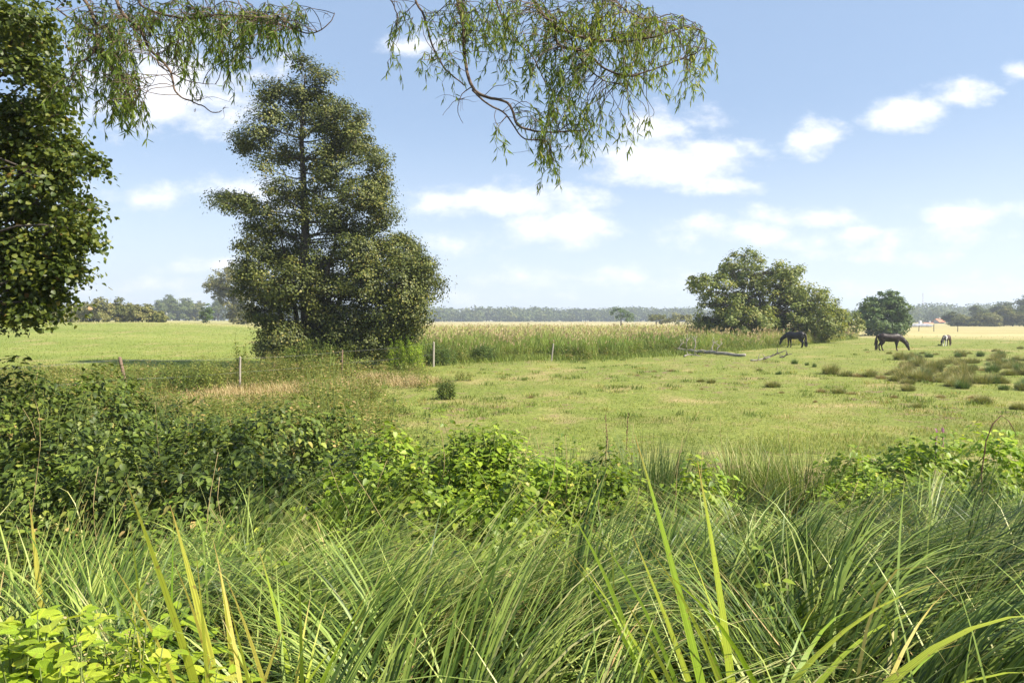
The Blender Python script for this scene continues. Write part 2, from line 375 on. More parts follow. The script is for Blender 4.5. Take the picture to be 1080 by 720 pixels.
def crown(lf, br, blobs, leaf=(.1, .08), per=45, clump_r=.28, kind='diamond', twig_r=.01, droop=.3, up=.7, out=.6, hang=0., rshift=0., inner=.45, rough=.42):
    """blobs: (cx,cy,cz, rx,ry,rz, clumps); leaves go into lf, twigs into br"""
    for (cx, cy, cz, rx, ry, rz, nc) in blobs:
        c = np.array([cx, cy, cz]); nc = int(nc)
        u = unit(rng.normal(size=(nc, 3))); rad = inner + (1 - inner) * rng.random(nc) ** .6
        q = u * rad[:, None] * np.array([rx, ry, rz]) ; cc = c + q
        cr = clump_r * rng.uniform(.6, 1.4, nc)
        k = rng.poisson(per, nc); ci = np.repeat(np.arange(nc), k); n = len(ci)
        off = np.clip(rng.normal(size=(n, 3)), -2, 2) * np.array([1, 1, .6]) * .55
        P = cc[ci] + off * cr[ci][:, None]
        P[:, 2] -= hang * np.hypot(off[:, 0], off[:, 1]) * cr[ci]
        nrm = unit(np.array([0, 0, up]) + out * unit(q)[ci] + .45 * off + rng.normal(0, rough, (n, 3)))
        ax = rng.normal(size=(n, 3)) + .5 * off; ax[:, 2] -= droop
        ax = ax - nrm * np.sum(ax * nrm, 1, keepdims=True)
        sz = rng.uniform(.65, 1.25, n)
        base = rng.uniform(-.18, .18, nc)
        r = np.clip(rng.beta(2, 2.2, n) + base[ci] + rshift, 0, 1)
        lf.leaves(P, ax, nrm, leaf[0] * sz, leaf[1] * sz, r, kind)
        if br is not None:
            for i in range(nc):
                if twig_r > 0: br.tube(curve(c, cc[i], 5, .06, .06), np.linspace(twig_r * 1.6, twig_r * .5, 5), 3)

def limb(br, p0, p1, r0, r1, n=9, sag=.05, wob=.06, sides=6):
    pts = curve(p0, p1, n, sag, wob); br.tube(pts, np.linspace(r0, r1, n), sides); return pts

# the tall alder behind the fence
def alder():
    d = 36.; base = at(322, 386, d); base[2] = float(ground_z(base[0], d))
    root = empty('alder_tree', base, 'tall dark alder with a ragged pointed crown standing behind the wire fence', 'tree')
    lf, br = MB(), MB()
    S = d / F
    tp = [at(322, 390, d), at(323, 340, d), at(321, 290, d - .1), at(322, 240, d), at(320, 190, d + .1), at(318, 150, d), at(319, 110, d), at(322, 78, d)]
    br.tube(tp, [.34, .29, .25, .21, .16, .12, .07, .03], 9)
    for dx, top in ((-10, 250), (14, 240), (28, 270), (-26, 300)):
        p = [at(322 + dx * .5, 388, d + rng.uniform(-.5, .5)), at(322 + dx, 330, d + rng.uniform(-.8, .8)), at(322 + dx * 1.7, (330 + top) / 2, d + rng.uniform(-1, 1)), at(322 + dx * 2.6, top, d + rng.uniform(-1, 1))]
        br.tube(p, [.17, .14, .1, .04], 7)
    # px centre, radii px, clumps
    B = [(321, 76, 14, 14, 10), (303, 90, 16, 12, 10), (342, 88, 15, 12, 10), (312, 98, 22, 15, 16), (400, 215, 15, 13, 10), (398, 188, 11, 9, 6), (338, 100, 16, 14, 12), (293, 104, 13, 10, 8), (285, 126, 24, 13, 18), (345, 124, 23, 17, 22), (375, 150, 22, 15, 22), (392, 166, 15, 12, 12), (396, 196, 16, 15, 16), (360, 110, 15, 11, 11), (372, 130, 14, 11, 11), (284, 97, 11, 8, 7), (258, 148, 13, 9, 9), (260, 256, 13, 12, 9), (262, 284, 13, 12, 9), (405, 228, 15, 13, 10), (318, 126, 20, 16, 16),
         (268, 146, 21, 10, 16), (300, 152, 24, 14, 20), (350, 152, 22, 16, 20), (330, 165, 20, 16, 14), (285, 172, 14, 8, 6), (358, 178, 28, 17, 26), (392, 200, 12, 10, 7), (378, 205, 26, 18, 24),
         (330, 200, 26, 18, 22), (290, 205, 25, 14, 17), (258, 212, 26, 11, 18), (240, 214, 12, 7, 6), (275, 232, 24, 15, 20), (315, 238, 26, 18, 20), (352, 232, 30, 20, 30), (385, 235, 20, 14, 14),
         (375, 265, 32, 22, 36), (335, 275, 32, 24, 36), (298, 265, 30, 22, 30), (276, 262, 20, 14, 12), (418, 268, 24, 18, 26), (440, 282, 20, 18, 22), (452, 302, 16, 16, 16), (430, 256, 12, 8, 7), (420, 305, 32, 22, 40), (385, 300, 32, 24, 36),
         (280, 300, 26, 20, 22), (310, 305, 30, 24, 30), (345, 312, 34, 24, 36), (285, 330, 24, 18, 18), (300, 350, 26, 18, 26), (262, 300, 14, 14, 6), (335, 348, 30, 20, 30), (370, 340, 32, 22, 34), (405, 335, 32, 22, 38), (438, 330, 22, 18, 20),
         (425, 350, 22, 14, 18), (385, 360, 26, 16, 24), (350, 368, 30, 14, 22), (315, 370, 26, 12, 20), (285, 365, 16, 12, 10)]
    bl = []
    for (px, py, rx, ry, n) in B:
        dep = max(2.9 * math.sqrt(max(0, 1 - ((px - 335) / 150) ** 2)) * min(1, (py - 55) / 190 + .12), .5)
        for s in ((-1, 1) if py > 120 else (0,)):
            dd = d + s * dep * rng.uniform(.15, .8)
            c = at(px + rng.normal(0, 3), py + rng.normal(0, 3), dd)
            j_ = rng.uniform(.7, 1.); bl.append((*c, rx * S * j_, max(rx * S * .75, .5), ry * S * 1.1 * rng.uniform(.8, 1.2), n * (.8 if py > 260 else .55 if py > 120 else .75) * (.45 if s < 0 and abs(px - 321) < 24 and 115 < py < 290 else 1)))
            k = max(0, min(7, (390 - py) / 320 * 7.)); i = int(k); f = k - i
            j = min(i + 1, 7); tz = min((390 - (py + 35)) / 45, 6.5); i = int(max(tz, .3)); f = max(tz, .3) - i
            st = np.array(tp[i]) * (1 - f) + np.array(tp[min(i + 1, 7)]) * f
            limb(br, st, c, .05, .012, 8, -.06, .09, 5)
    crown(lf, br, bl, (.11, .1), 150, .55, 'diamond', .008, .3, .6, .8, inner=.5, rough=.38)
    br.build('trunk', M['bark'], root); lf.build('crown', M['alder_leaf'], root)
alder()

# overhanging tree at the left edge of the view
def left_tree():
    d = 8.5; base = np.array([-8.3, 8.6, float(ground_z(-8.3, 8.6))])
    root = empty('broadleaf_tree', base, 'near broadleaf tree whose drooping leafy boughs overhang the left edge', 'tree')
    lf, br = MB(), MB(); S = d / F
    tp = np.array([base, base + [.15, 0, 2.], base + [.3, -.1, 4.2], base + [.5, .1, 6.5], base + [.6, 0, 9.], base + [.7, .1, 11.]])
    br.tube(tp, [.34, .27, .23, .17, .1, .04], 10)
    B = [(20, 20, 45, 30, 40), (55, 40, 26, 22, 16), (15, 60, 30, 16, 12), (62, 65, 16, 12, 7), (-40, 40, 60, 60, 40), (30, 110, 42, 22, 30), (66, 112, 14, 10, 5), (55, 140, 38, 22, 32), (80, 158, 24, 14, 15),
         (20, 150, 45, 30, 30), (30, 185, 45, 18, 22), (-40, 140, 60, 60, 45), (25, 215, 45, 26, 34), (66, 215, 24, 16, 13), (88, 232, 20, 12, 11), (98, 240, 10, 10, 5), (60, 250, 34, 16, 18), (15, 250, 34, 20, 18), (-40, 240, 60, 50, 45), (82, 268, 14, 12, 6),
         (40, 285, 38, 20, 26), (72, 298, 18, 14, 10), (8, 290, 30, 22, 18), (20, 312, 34, 14, 16), (55, 315, 22, 10, 8), (-30, 320, 40, 24, 22), (0, 335, 14, 14, 6), (-100, 200, 70, 120, 70), (-90, 60, 70, 90, 60), (0, -60, 80, 60, 50), (-80, -120, 90, 70, 50), (60, -40, 50, 40, 20)] + [(a_, b_, 9, 11, 7) for a_, b_ in ((104, 232), (112, 244), (92, 182), (108, 166), (100, 150), (92, 276), (98, 290), (82, 312), (86, 122), (68, 322), (110, 214), (78, 98), (70, 70), (84, 200), (50, 326), (30, 332), (96, 256))]
    bl = []
    for (px, py, rx, ry, n) in B:
        for s in (-1, 1):
            dd = d + s * rng.uniform(.1, .9)
            c = at(px + rng.normal(0, 5) - 24 * (px > 40), py - 8 * (py > 280), dd)
            bl.append((*c, rx * S * .72, rx * S * .8, ry * S * .5, max(3, n * (.36 if px > 0 else .26))))
            h = np.clip((c[2] - .8 - base[2]) / 2.2, .6, 4.6); i = int(h); f = h - i
            limb(br, tp[i] * (1 - f) + tp[i + 1] * f, c, .035, .008, 10, .05, .1, 5)
    crown(lf, br, bl, (.056, .05), 74, .19, 'ovate', .004, .5, .6, .5, hang=.7, inner=.5, rough=.55)
    br.build('trunk', M['bark'], root); lf.build('crown', M['maple_leaf'], root)
left_tree()

# corkscrew willow: trunk behind the viewer, its branches hang into the top of the view
def willow():
    base = np.array([-3.6, -2.6, float(ground_z(-3.6, -2.6))])
    root = empty('corkscrew_willow', base, 'corkscrew willow with twisting branches and narrow leaves hanging from the top of the view', 'tree')
    lf, br, sm = MB(), MB(), MB()
    fork = base + [.4, .8, 3.6]
    br.tube([base, base + [.1, .25, 1.3], base + [.2, .5, 2.5], fork], [.3, .25, .22, .19], 12)
    hubA = np.array([-.1, 5.0, 6.35]); hubB = np.array([-3.0, 4.3, 5.9])
    br.tube(np.array([fork, fork + [.6, 1.2, .9], [-1.6, 1.6, 5.9], [-.8, 3.4, 6.3], hubA]), [.17, .14, .12, .09, .06], 9)
    br.tube(np.array([fork, fork + [-.2, 1., .9], [-3.2, 1.3, 5.6], [-3.1, 3., 5.9], hubB]), [.15, .12, .1, .07, .045], 9)
    def path(pts, d, r0, r1, hub=None, mb=br):
        q = [at(px, py, d + dd) for (px, py, dd) in pts]
        if hub is not None: q = [hub, (hub + q[0]) / 2 + [0, 0, .1]] + q
        q = np.array(q); s = np.linspace(0, len(q) - 1, len(q) * 5)
        i = np.clip(s.astype(int), 0, len(q) - 2); f = (s - i)[:, None]
        # Catmull-Rom
        g = lambda k: q[np.clip(k, 0, len(q) - 1)]
        p0, p1, p2, p3 = g(i - 1), g(i), g(i + 1), g(i + 2)
        p = .5 * (2 * p1 + (p2 - p0) * f + (2 * p0 - 5 * p1 + 4 * p2 - p3) * f ** 2 + (3 * p1 - p0 - 3 * p2 + p3) * f ** 3)
        p += np.cumsum(rng.normal(0, .004, p.shape), 0) * .6
        mb.tube(p, np.linspace(r0, r1, len(p)), 6)
        return p
    right = [path([(438, -20, 0), (446, 15, 0), (458, 50, .1), (470, 72, 0), (490, 88, .1)], 5.8, .014, .005, hubA),
             path([(482, -20, .2), (490, 25, .2), (492, 60, .1), (498, 92, 0), (515, 103, 0), (537, 110, -.1), (545, 132, -.1), (565, 138, -.1), (590, 140, -.1), (618, 138, 0)], 5.7, .02, .006, hubA),
             path([(498, 95, 0), (510, 108, -.1), (530, 120, -.1), (550, 145, -.1), (572, 148, -.1), (580, 158, 0)], 5.7, .009, .004),
             path([(555, -20, .3), (565, 5, .2), (580, 25, .1), (602, 36, 0), (625, 43, 0), (655, 45, 0), (690, 40, -.1), (715, 32, -.1), (735, 35, -.1)], 5.6, .02, .005, hubA),
             path([(585, 28, .1), (590, 48, 0), (605, 52, 0), (620, 58, -.1), (640, 72, -.1), (665, 78, -.2), (690, 70, -.2), (720, 60, -.2), (740, 52, -.2)], 5.6, .013, .004),
             path([(602, 40, 0), (612, 60, .1), (622, 72, .1), (640, 86, .1), (665, 88, .1)], 5.6, .01, .003),
             path([(520, -20, .4), (530, 20, .5), (545, 45, .5), (560, 60, .4), (575, 90, .4), (590, 110, .3)], 6.1, .013, .004, hubA),
             path([(640, -20, .2), (655, 5, .1), (680, 18, 0), (700, 20, 0)], 5.9, .012, .004, hubA),
             path([(405, -30, .1), (415, 5, 0), (420, 20, 0), (412, 35, 0)], 5.8, .008, .003, hubA),
             path([(498, 92, 0), (488, 100, 0), (484, 115, 0), (490, 130, .1)], 5.7, .005, .002), path([(490, 104, 0), (480, 107, 0), (474, 112, 0), (466, 122, 0)], 5.7, .003, .0015)]
    left = [path([(60, -30, .2), (88, 0, .2), (98, 25, .1), (101, 50, 0), (112, 70, 0), (128, 82, 0), (140, 100, 0), (132, 118, 0)], 5.3, .018, .004, hubB),
            path([(115, -25, 0), (124, 5, 0), (135, 20, 0), (150, 32, 0), (160, 50, 0), (172, 62, 0), (183, 75, -.1), (187, 92, -.1), (193, 102, -.1), (208, 108, -.1), (218, 112, -.1), (228, 120, -.1), (236, 117, -.1)], 5.3, .016, .003, hubB),
            path([(167, 57, 0), (168, 68, 0), (180, 78, 0), (195, 86, 0), (212, 92, 0), (230, 93, 0)], 5.3, .007, .002),
            path([(140, -20, .1), (150, 5, .1), (170, 14, .1), (200, 18, .1), (235, 14, .1), (270, 20, .1), (300, 25, 0), (325, 32, 0), (345, 20, 0), (350, 10, 0)], 5.3, .013, .003, hubB),
            path([(185, -20, .2), (205, 10, .2), (225, 30, .2), (245, 45, .2), (262, 60, .2), (270, 62, .2)], 5.5, .009, .003, hubB),
            path([(240, -20, .2), (255, 8, .2), (270, 25, .2), (285, 40, .2)], 5.6, .008, .003, hubB),
            path([(101, 50, 0), (92, 60, 0), (80, 68, 0), (72, 85, 0), (68, 95, 0)], 5.3, .008, .003),
            path([(60, 10, .3), (82, 25, .2), (100, 30, .2), (120, 22, .2)], 5.5, .008, .003),
            path([(150, 88, 0), (158, 91, 0), (164, 84, 0), (167, 75, 0)], 5.3, .003, .001),]
    # leafy regions: px, py, rx, ry, twigs, limb set, depth, leaf colour shift that paints lit right and shaded left sprays
    reg = [(560, 15, 85, 22, 56, right, 5.8, .05), (640, 20, 65, 22, 60, right, 5.7, .15), (700, 32, 40, 18, 34, right, 5.6, .15), (590, 55, 55, 25, 40, right, 5.8, 0), (655, 68, 50, 16, 34, right, 5.6, .12), (575, 95, 35, 22, 24, right, 5.8, 0),
           (600, 120, 35, 22, 24, right, 5.8, .05), (625, 118, 22, 22, 14, right, 5.7, .1), (740, 50, 14, 8, 8, right, 5.5, .18), (728, 70, 8, 14, 8, right, 5.5, .18), (578, 150, 16, 8, 8, right, 5.7, .05), (580, 163, 4, 8, 6, right, 5.7, .1), (581, 172, 2, 4, 3, right, 5.7, .1), (522, 135, 4, 10, 3, right, 5.7, .05),
           (480, 15, 35, 18, 16, right, 5.9, 0), (425, 22, 16, 10, 6, right, 5.8, 0), (415, 45, 4, 12, 3, right, 5.8, .05), (450, 62, 8, 12, 4, right, 5.8, 0), (472, 50, 10, 30, 8, right, 5.8, 0), (560, 120, 18, 14, 8, right, 5.7, 0), (660, 125, 18, 6, 5, right, 5.6, .15), (690, 122, 10, 6, 3, right, 5.6, .15), (525, 30, 30, 30, 16, right, 6., -.05),
           (110, 20, 40, 20, 30, left, 5.4, -.15), (115, 55, 28, 25, 30, left, 5.4, -.12), (130, 88, 22, 18, 22, left, 5.3, -.05), (118, 112, 10, 10, 6, left, 5.3, 0), (80, 80, 20, 14, 10, left, 5.3, -.1), (175, 12, 45, 14, 22, left, 5.4, -.15), (235, 20, 45, 20, 36, left, 5.5, -.15), (185, 38, 18, 16, 12, left, 5.5, -.15),
           (240, 50, 22, 14, 14, left, 5.5, -.1), (285, 18, 28, 18, 18, left, 5.4, -.12), (295, 35, 12, 12, 6, left, 5.4, -.1), (200, 70, 8, 8, 4, left, 5.3, -.1), (310, 8, 20, 8, 6, left, 5.4, -.1), (150, 110, 6, 4, 2, left, 5.3, 0),
           (560, -50, 130, 25, 60, right, 5.8, 0), (160, -50, 110, 25, 45, left, 5.4, -.1)]
    for (px, py, rx, ry, n, limbs, d, sh) in reg:
        pool = np.concatenate(limbs)
        for _ in range(int(n * ((1.6 if py < 60 else 1.25) if limbs is right else 2.))):
            a = rng.uniform(0, 2 * math.pi); rr_ = math.sqrt(rng.random())
            q = at(px + rx * rr_ * math.cos(a), py + ry * rr_ * math.sin(a), d + rng.normal(0, .3))
            dist = np.linalg.norm(pool - q, axis=1) + np.maximum(q[2] - pool[:, 2], 0) * .5
            b = pool[np.argsort(dist)[int(abs(rng.normal(0, 6)))]]
            if np.linalg.norm(b - q) > .9: b = q + (b - q) * .9 / np.linalg.norm(b - q)
            Ln = rng.uniform(.1, .28); m = 10; s = np.linspace(0, 1, m)[:, None]
            side = unit(np.array([rng.normal(), rng.normal(), -.4]))
            tail = q + side * Ln * .5 * s + np.array([0, 0, -1]) * Ln * .8 * s ** 1.5
            con = curve(b, q, 8, .08, .09)
            tw = np.concatenate([con, tail[1:]])
            ph = rng.uniform(0, 6.28, 3); k = np.arange(len(tw))[:, None]
            tw = tw + .012 * np.sin(k * 1.1 + ph[None]) * np.minimum(1, k / 4)
            sm.tube(tw, np.linspace(.0035, .0012, len(tw)), 3)
            nl = int(rng.integers(14, 24))
            f = np.sort(1 - rng.random(nl) ** 1.5 * .75) * (len(tw) - 1.001)
            i = f.astype(int); g = (f - i)[:, None]
            P = tw[i] * (1 - g) + tw[i + 1] * g
            ax = unit(tw[i + 1] - tw[i]) * .6 + rng.normal(0, .5, (nl, 3)) + np.array([0, 0, -.75])
            L = rng.uniform(.045, .08, nl)
            lf.leaves(P, ax, rng.normal(size=(nl, 3)) + [.2, -.3, .5], L, L * rng.uniform(.12, .165, nl), np.clip(rng.beta(2, 2, nl) + sh, 0, 1), 'ovate', bend=rng.uniform(-.1, .35), fold=.1)
    # fine bare twigs
    for (px, py, d, n, dx, dy) in ((485, 105, 5.7, 7, 12, 14), (212, 105, 5.3, 8, 14, 8), (235, 115, 5.3, 4, 6, 12), (325, 25, 5.3, 8, 14, 10), (345, 15, 5.3, 4, 6, 8), (600, 155, 5.7, 3, 25, 14), (665, 80, 5.6, 5, 10, 5), (200, 100, 5.3, 4, 8, 8), (535, 65, 5.8, 6, 18, 10), (205, 118, 5.3, 2, 3, 22)):
        for _ in range(n):
            p = curve(at(px, py, d), at(px + rng.normal(0, dx), py + rng.uniform(-.4, 1) * dy, d + rng.normal(0, .1)), 7, .05, .12)
            sm.tube(p, np.linspace(.0022, .0008, 7), 3)
    br.build('trunk', M['willow_bark'], root); sm.build('twigs', M['willow_bark'], root); lf.build('crown', M['willow_leaf'], root)
willow()

# pasture trees ---------------------------------------------------------------
def blob_tree(name, label, cat, base_px, d, B, leaf, per, mat, clump, trunk_r=.2, group=None, bark='bark', depth=.8, dup=2, limb_r=.06, twig=.01, gz=None, kind='diamond', inner=.45, mul=1.):
    px, py = base_px; base = at(px, py, d); base[2] = float(ground_z(base[0], d)) if gz is None else gz
    root = empty(name, base, label, cat, group); lf, br = MB(), MB(); S = d / F
    ys = [b[1] for b in B]; top = at(px, min(ys), d)
    hub = base + (at(px, sum(ys) / len(ys), d) - base) * .75
    br.tube([base - [0, 0, .2], base * .5 + hub * .5, hub], [trunk_r, trunk_r * .8, trunk_r * .6], 8)
    bl = []
    for (bx, by, rx, ry, n) in B:
        for k in range(dup):
            dd = d + rng.uniform(-1, 1) * depth * max(b[2] for b in B) * S * 1.3
            c = at(bx + rng.normal(0, rx * .12), by + rng.normal(0, ry * .1), dd)
            bl.append((*c, rx * S, rx * S * .9, ry * S * 1.1, max(2, n * mul / dup)))
            limb(br, base * .35 + hub * .65 if rng.random() < .5 else hub, c, limb_r, limb_r * .25, 8, .03, .08, 5)
    crown(lf, br, bl, leaf, per, clump, kind, twig, .3, .7, .6, inner=inner)
    br.build('trunk', M[bark], root); lf.build('crown', M[mat], root)
    return root
blob_tree('spreading_tree', 'wide spreading tree with thin open top branches behind the grazing dark horse', 'tree', (805, 362), 74.,
          [(750, 300, 24, 10, 14), (735, 298, 12, 6, 5), (775, 285, 22, 12, 18), (785, 270, 14, 6, 6), (770, 277, 10, 7, 4), (800, 290, 28, 13, 24), (760, 320, 26, 13, 26), (790, 315, 32, 16, 36), (825, 305, 24, 14, 20), (828, 288, 14, 7, 6), (842, 286, 8, 5, 3), (845, 310, 20, 12, 16), (858, 318, 20, 13, 18), (875, 328, 14, 10, 12),
           (830, 330, 32, 14, 40), (790, 338, 34, 13, 40), (770, 348, 34, 8, 26), (830, 347, 36, 9, 30), (868, 348, 24, 8, 20), (742, 345, 14, 9, 12), (755, 338, 22, 12, 18), (862, 338, 22, 10, 18), (885, 335, 10, 8, 7)],
          (.26, .22), 62, 'shrub_leaf', .55, .28, limb_r=.07, twig=.016, dup=3, mul=1.85)
blob_tree('small_shrubby_tree', 'low olive bush squeezed between spreading tree and round dark tree', 'bush', (888, 350), 88., [(882, 338, 14, 9, 14), (894, 336, 12, 9, 12), (903, 343, 8, 6, 6), (875, 342, 10, 7, 7)], (.26, .22), 60, 'shrub_leaf', .5, .15, mul=1.6)
blob_tree('round_tree', 'round compact dark green tree standing alone behind the larger grazing horse', 'tree', (932, 352), 108.,
          [(932, 318, 18, 11, 26), (918, 326, 13, 11, 20), (945, 326, 13, 11, 20), (930, 336, 20, 11, 30), (912, 338, 9, 8, 10), (951, 338, 9, 8, 11), (932, 346, 22, 7, 24)], (.34, .3), 62, 'dark_tree_leaf', .6, .3, mul=1.6)
blob_tree('leaning_tree', 'pale grey-green tree leaning left across the lush field behind the alder', 'tree', (246, 339), 195.,
          [(240, 295, 16, 11, 18), (228, 303, 13, 8, 12), (252, 285, 14, 10, 14), (264, 290, 10, 12, 10), (258, 305, 14, 12, 14), (246, 322, 8, 13, 12), (262, 322, 9, 10, 8), (222, 300, 7, 5, 4), (240, 310, 14, 8, 12), (250, 332, 12, 7, 12)], (.55, .45), 50, 'olive_leaf', 1., .5, gz=1.95, twig=.02, mul=2.)
blob_tree('round_bush', 'small dark round bush alone at the far edge of the lush left field', 'bush', (217, 341), 175., [(217, 327, 6, 6, 12), (217, 334, 7, 5, 12)], (.45, .36), 40, 'dark_tree_leaf', .6, .2, gz=1.95)
blob_tree('yellowish_bush', 'yellowish bush at the foot of the pale leaning tree', 'bush', (259, 341), 185., [(259, 332, 6, 6, 10), (260, 336, 6, 4, 8)], (.45, .36), 40, 'olive_leaf', .6, .2, gz=1.95)
# scrub hedge on the left horizon
hedge = [(8, 326, 16, 12, 150, 'wood_leaf', 'brown-green bush under the overhanging boughs, leftmost in the far hedge'),
         (34, 330, 15, 9, 148, 'olive_leaf', 'low pale bush in far hedge just right of the leftmost brown-green bush'),
         (56, 326, 14, 10, 155, 'wood_leaf', 'dusky bush in far hedge half hidden below the drooping boughs'),
         (78, 328, 13, 9, 160, 'olive_leaf', 'flat-topped olive bush in far hedge just left of its tallest bush'),
         (104, 323, 17, 13, 152, 'olive_leaf', 'tallest and broadest olive bush of the far left hedge'),
         (129, 326, 15, 11, 156, 'wood_leaf', 'rounded darker bush in far hedge just right of its tallest bush'),
         (150, 328, 13, 9, 150, 'olive_leaf', 'sloping olive bush at the right end of the far left hedge'),
         (62, 334, 14, 6, 140, 'olive_leaf', 'lowest straw-tinted bush in front of the far left hedge'),
         (165, 333, 9, 5, 150, 'wood_leaf', 'tiny brown bush trailing off the right end of the far left hedge')]
for (px, py, rx, ry, d, mt, lb) in hedge:
    blob_tree('hedge_bush', lb, 'bush', (px, 340), d, [(px, py, rx * .8, ry * .9, 40), (px - rx * .45, py + ry * .35, rx * .6, ry * .75, 26), (px + rx * .45, py + ry * .35, rx * .6, ry * .75, 26), (px, py + ry * .75, rx, ry * .5, 26)],
              (.45, .34), 50, mt, .6, .2, group='bushes of the far left hedge', gz=1.9, limb_r=.05, inner=.3)
blob_tree('reed_bush', 'rounded dark bush rising beyond the reed bed in front of distant woods', 'bush', (655, 345), 260., [(652, 331, 9, 6, 18), (662, 334, 8, 4, 10)], (.6, .5), 40, 'dark_tree_leaf', .9, .3)
blob_tree('rusty_bush', 'low russet bush beyond the reed bed left of the spreading tree', 'bush', (692, 345), 250., [(690, 336, 11, 4, 14), (700, 337, 8, 4, 10)], (.6, .5), 40, 'wood_leaf', .9, .3)
blob_tree('grey_green_bush', 'low grey-green bush beyond reed bed touching the spreading tree', 'bush', (716, 345), 240., [(714, 336, 11, 5, 16), (725, 337, 8, 5, 10)], (.6, .5), 40, 'olive_leaf', .9, .3)

# the wood along the right horizon: each tree its own object
def wood_proto(seed_mat, rx, ry, z):
    lf, br = MB(), MB()
    br.tube([[0, 0, -.3], [.1, 0, ry * .6], [0, .1, ry * 1.3]], [.35, .28, .15], 6)
    bl = [(rng.normal(0, rx * .35), rng.normal(0, rx * .35), z + rng.normal(0, ry * .35), rx * .6, rx * .6, ry * .6, 22) for _ in range(7)]
    bl += [(rng.normal(0, rx * .5), rng.normal(0, rx * .5), ry * .5, rx * .5, rx * .5, ry * .45, 14) for _ in range(4)]
    for q_ in bl: limb(br, [0, 0, ry * .5], q_[:3], .14, .05, 6, .02, .06, 5)
    crown(lf, br, bl, (.6, .48), 22, .8, 'diamond', .03, .3, .8, .7, inner=.3)
    return br.mesh('trunk', M['bark']), lf.mesh('crown', M[seed_mat])
protos = [wood_proto('wood_leaf', 4.2, 3.6, 5.), wood_proto('olive_leaf', 3.8, 3.2, 4.4), wood_proto('far_leaf', 4.6, 4.2, 5.8), wood_proto('wood_leaf', 5.2, 3.6, 4.8)]
def wood_tree(px, d, k, sc, label, group, z=None, hs=1.):
    x = (px - CX) / F * d
    r = empty('woodland_tree', (x, d, float(ground_z(x, d)) if z is None else z), label, 'tree', group, rng.uniform(0, 6.28)); r.scale = (sc, sc, sc * hs * rng.uniform(.9, 1.1))
    for nm, me in zip(('trunk', 'crown'), protos[k]):
        o = bpy.data.objects.new(nm, me); COL.objects.link(o); o.parent = r
    return r
tone = ['brownish', 'olive', 'dark green', 'broad russet-green']
GW = 'trees of the wood on the right horizon'
spots = [(1003, 262, 2, .72), (1012, 258, 0, .8), (1022, 262, 1, .82), (1033, 255, 3, .8), (1043, 258, 1, .95), (1049, 246, 1, .75), (1056, 262, 0, 1.05), (1068, 258, 3, 1.0), (1080, 262, 2, 1.1), (1093, 258, 0, 1.1), (1107, 262, 3, 1.1),
         (1030, 300, 2, 1.0), (1045, 305, 0, 1.2), (1060, 300, 2, 1.35), (1074, 305, 1, 1.45), (1088, 300, 2, 1.5)]
ends = ['at the left end of the right-hand wood beside the orange roof', 'second from the left end of the right-hand wood', 'third from the left end of the right-hand wood', 'fourth along the right-hand wood from the orange roof',
        'in the middle of the front row of the right-hand wood', 'standing forward of the other trees of the right-hand wood', 'just right of the forward tree of the right-hand wood', 'last but two before the right edge in the front row', 'at the right edge of the photo in the front row', None, None,
        'peeping over the left end of the right-hand wood', 'peeping over the middle of the right-hand wood', 'rising behind the front row just right of the wood\'s middle', 'tallest crown behind the right part of the wood', 'rising behind the front row at the right edge']
for (px, d, k, sc), e in zip(spots, ends):
    wood_tree(px, d, k, sc, f"{tone[k]} tree {e}" if e else f"{tone[k]} tree of the right-hand wood beyond the right edge", GW, None, .7)
GL = 'trees around the pale house on the left horizon'
for (px, d, k, sc, e) in [(183, 420, 2, 1.25, 'tree just right of the pale gabled house on the left horizon'), (168, 430, 2, 1.15, 'tree just left of the pale gabled house on the left horizon'), (196, 430, 2, 1.35, 'tree midway between pale gabled house and small round bush'),
                          (206, 440, 0, 1.35, 'brownish tree behind the small dark round bush'), (230, 440, 2, 1.2, 'dark tree seen under the leaning tree'), (280, 420, 2, 1.2, 'dark tree far behind the foot of the alder'), (178, 470, 2, 1.4, 'tree rising behind the pale gabled house')]:
    wood_tree(px, d, k, sc, e, GL, 1.95)

# far-off woods that read as one mass
def far_woods():
    lf = MB()
    def row(px0, px1, d, h0, h1, n, zb=0., hf=None):
        for _ in range(n):
            px = rng.uniform(px0, px1); dd = d + rng.uniform(-40, 60); h = rng.uniform(h0, h1) * (hf(px) if hf else 1)
            c = at(px, HOR, dd); w = h * rng.uniform(.7, 1.15)
            k = 110; u = unit(rng.normal(size=(k, 3))) * (rng.random(k) ** .35)[:, None]
            P = np.array([c[0], c[1], zb + h * .52]) + u * [w * .6, w * .6, h * .48]
            nrm = unit(u + rng.normal(0, .5, (k, 3)) + [0, 0, .4])
            ax = np.cross(nrm, rng.normal(size=(k, 3)))
            s = rng.uniform(1.6, 3.4, k) * (dd / 900)
            lf.leaves(P, ax, nrm, s, s * .9, np.clip(rng.beta(2, 2, k) * .6 + rng.uniform(0, .4), 0, 1), 'hex', bend=.15)
    bump = lambda px: .82 + .3 * float(fbm(px * .03, 3.3, 3)) * (1.15 if px < 620 else .85)
    row(380, 740, 880, 15, 21, 300, 0, bump)
    row(380, 740, 820, 9, 13, 130, 0)
    row(100, 400, 900, 15, 21, 160, 2., bump)
    row(940, 1060, 700, 15, 22, 100, -1.)
    row(940, 1120, 560, 9, 13, 110, -1.)
    row(730, 950, 850, 12, 17, 120, 0)
    o = lf.build('distant_woods', M['far_leaf']); tag(o, 'hazy blue-green woods along the horizon beyond the fields', 'woods', kind='stuff')
far_woods()
tag(bpy.data.objects['distant_woods'])

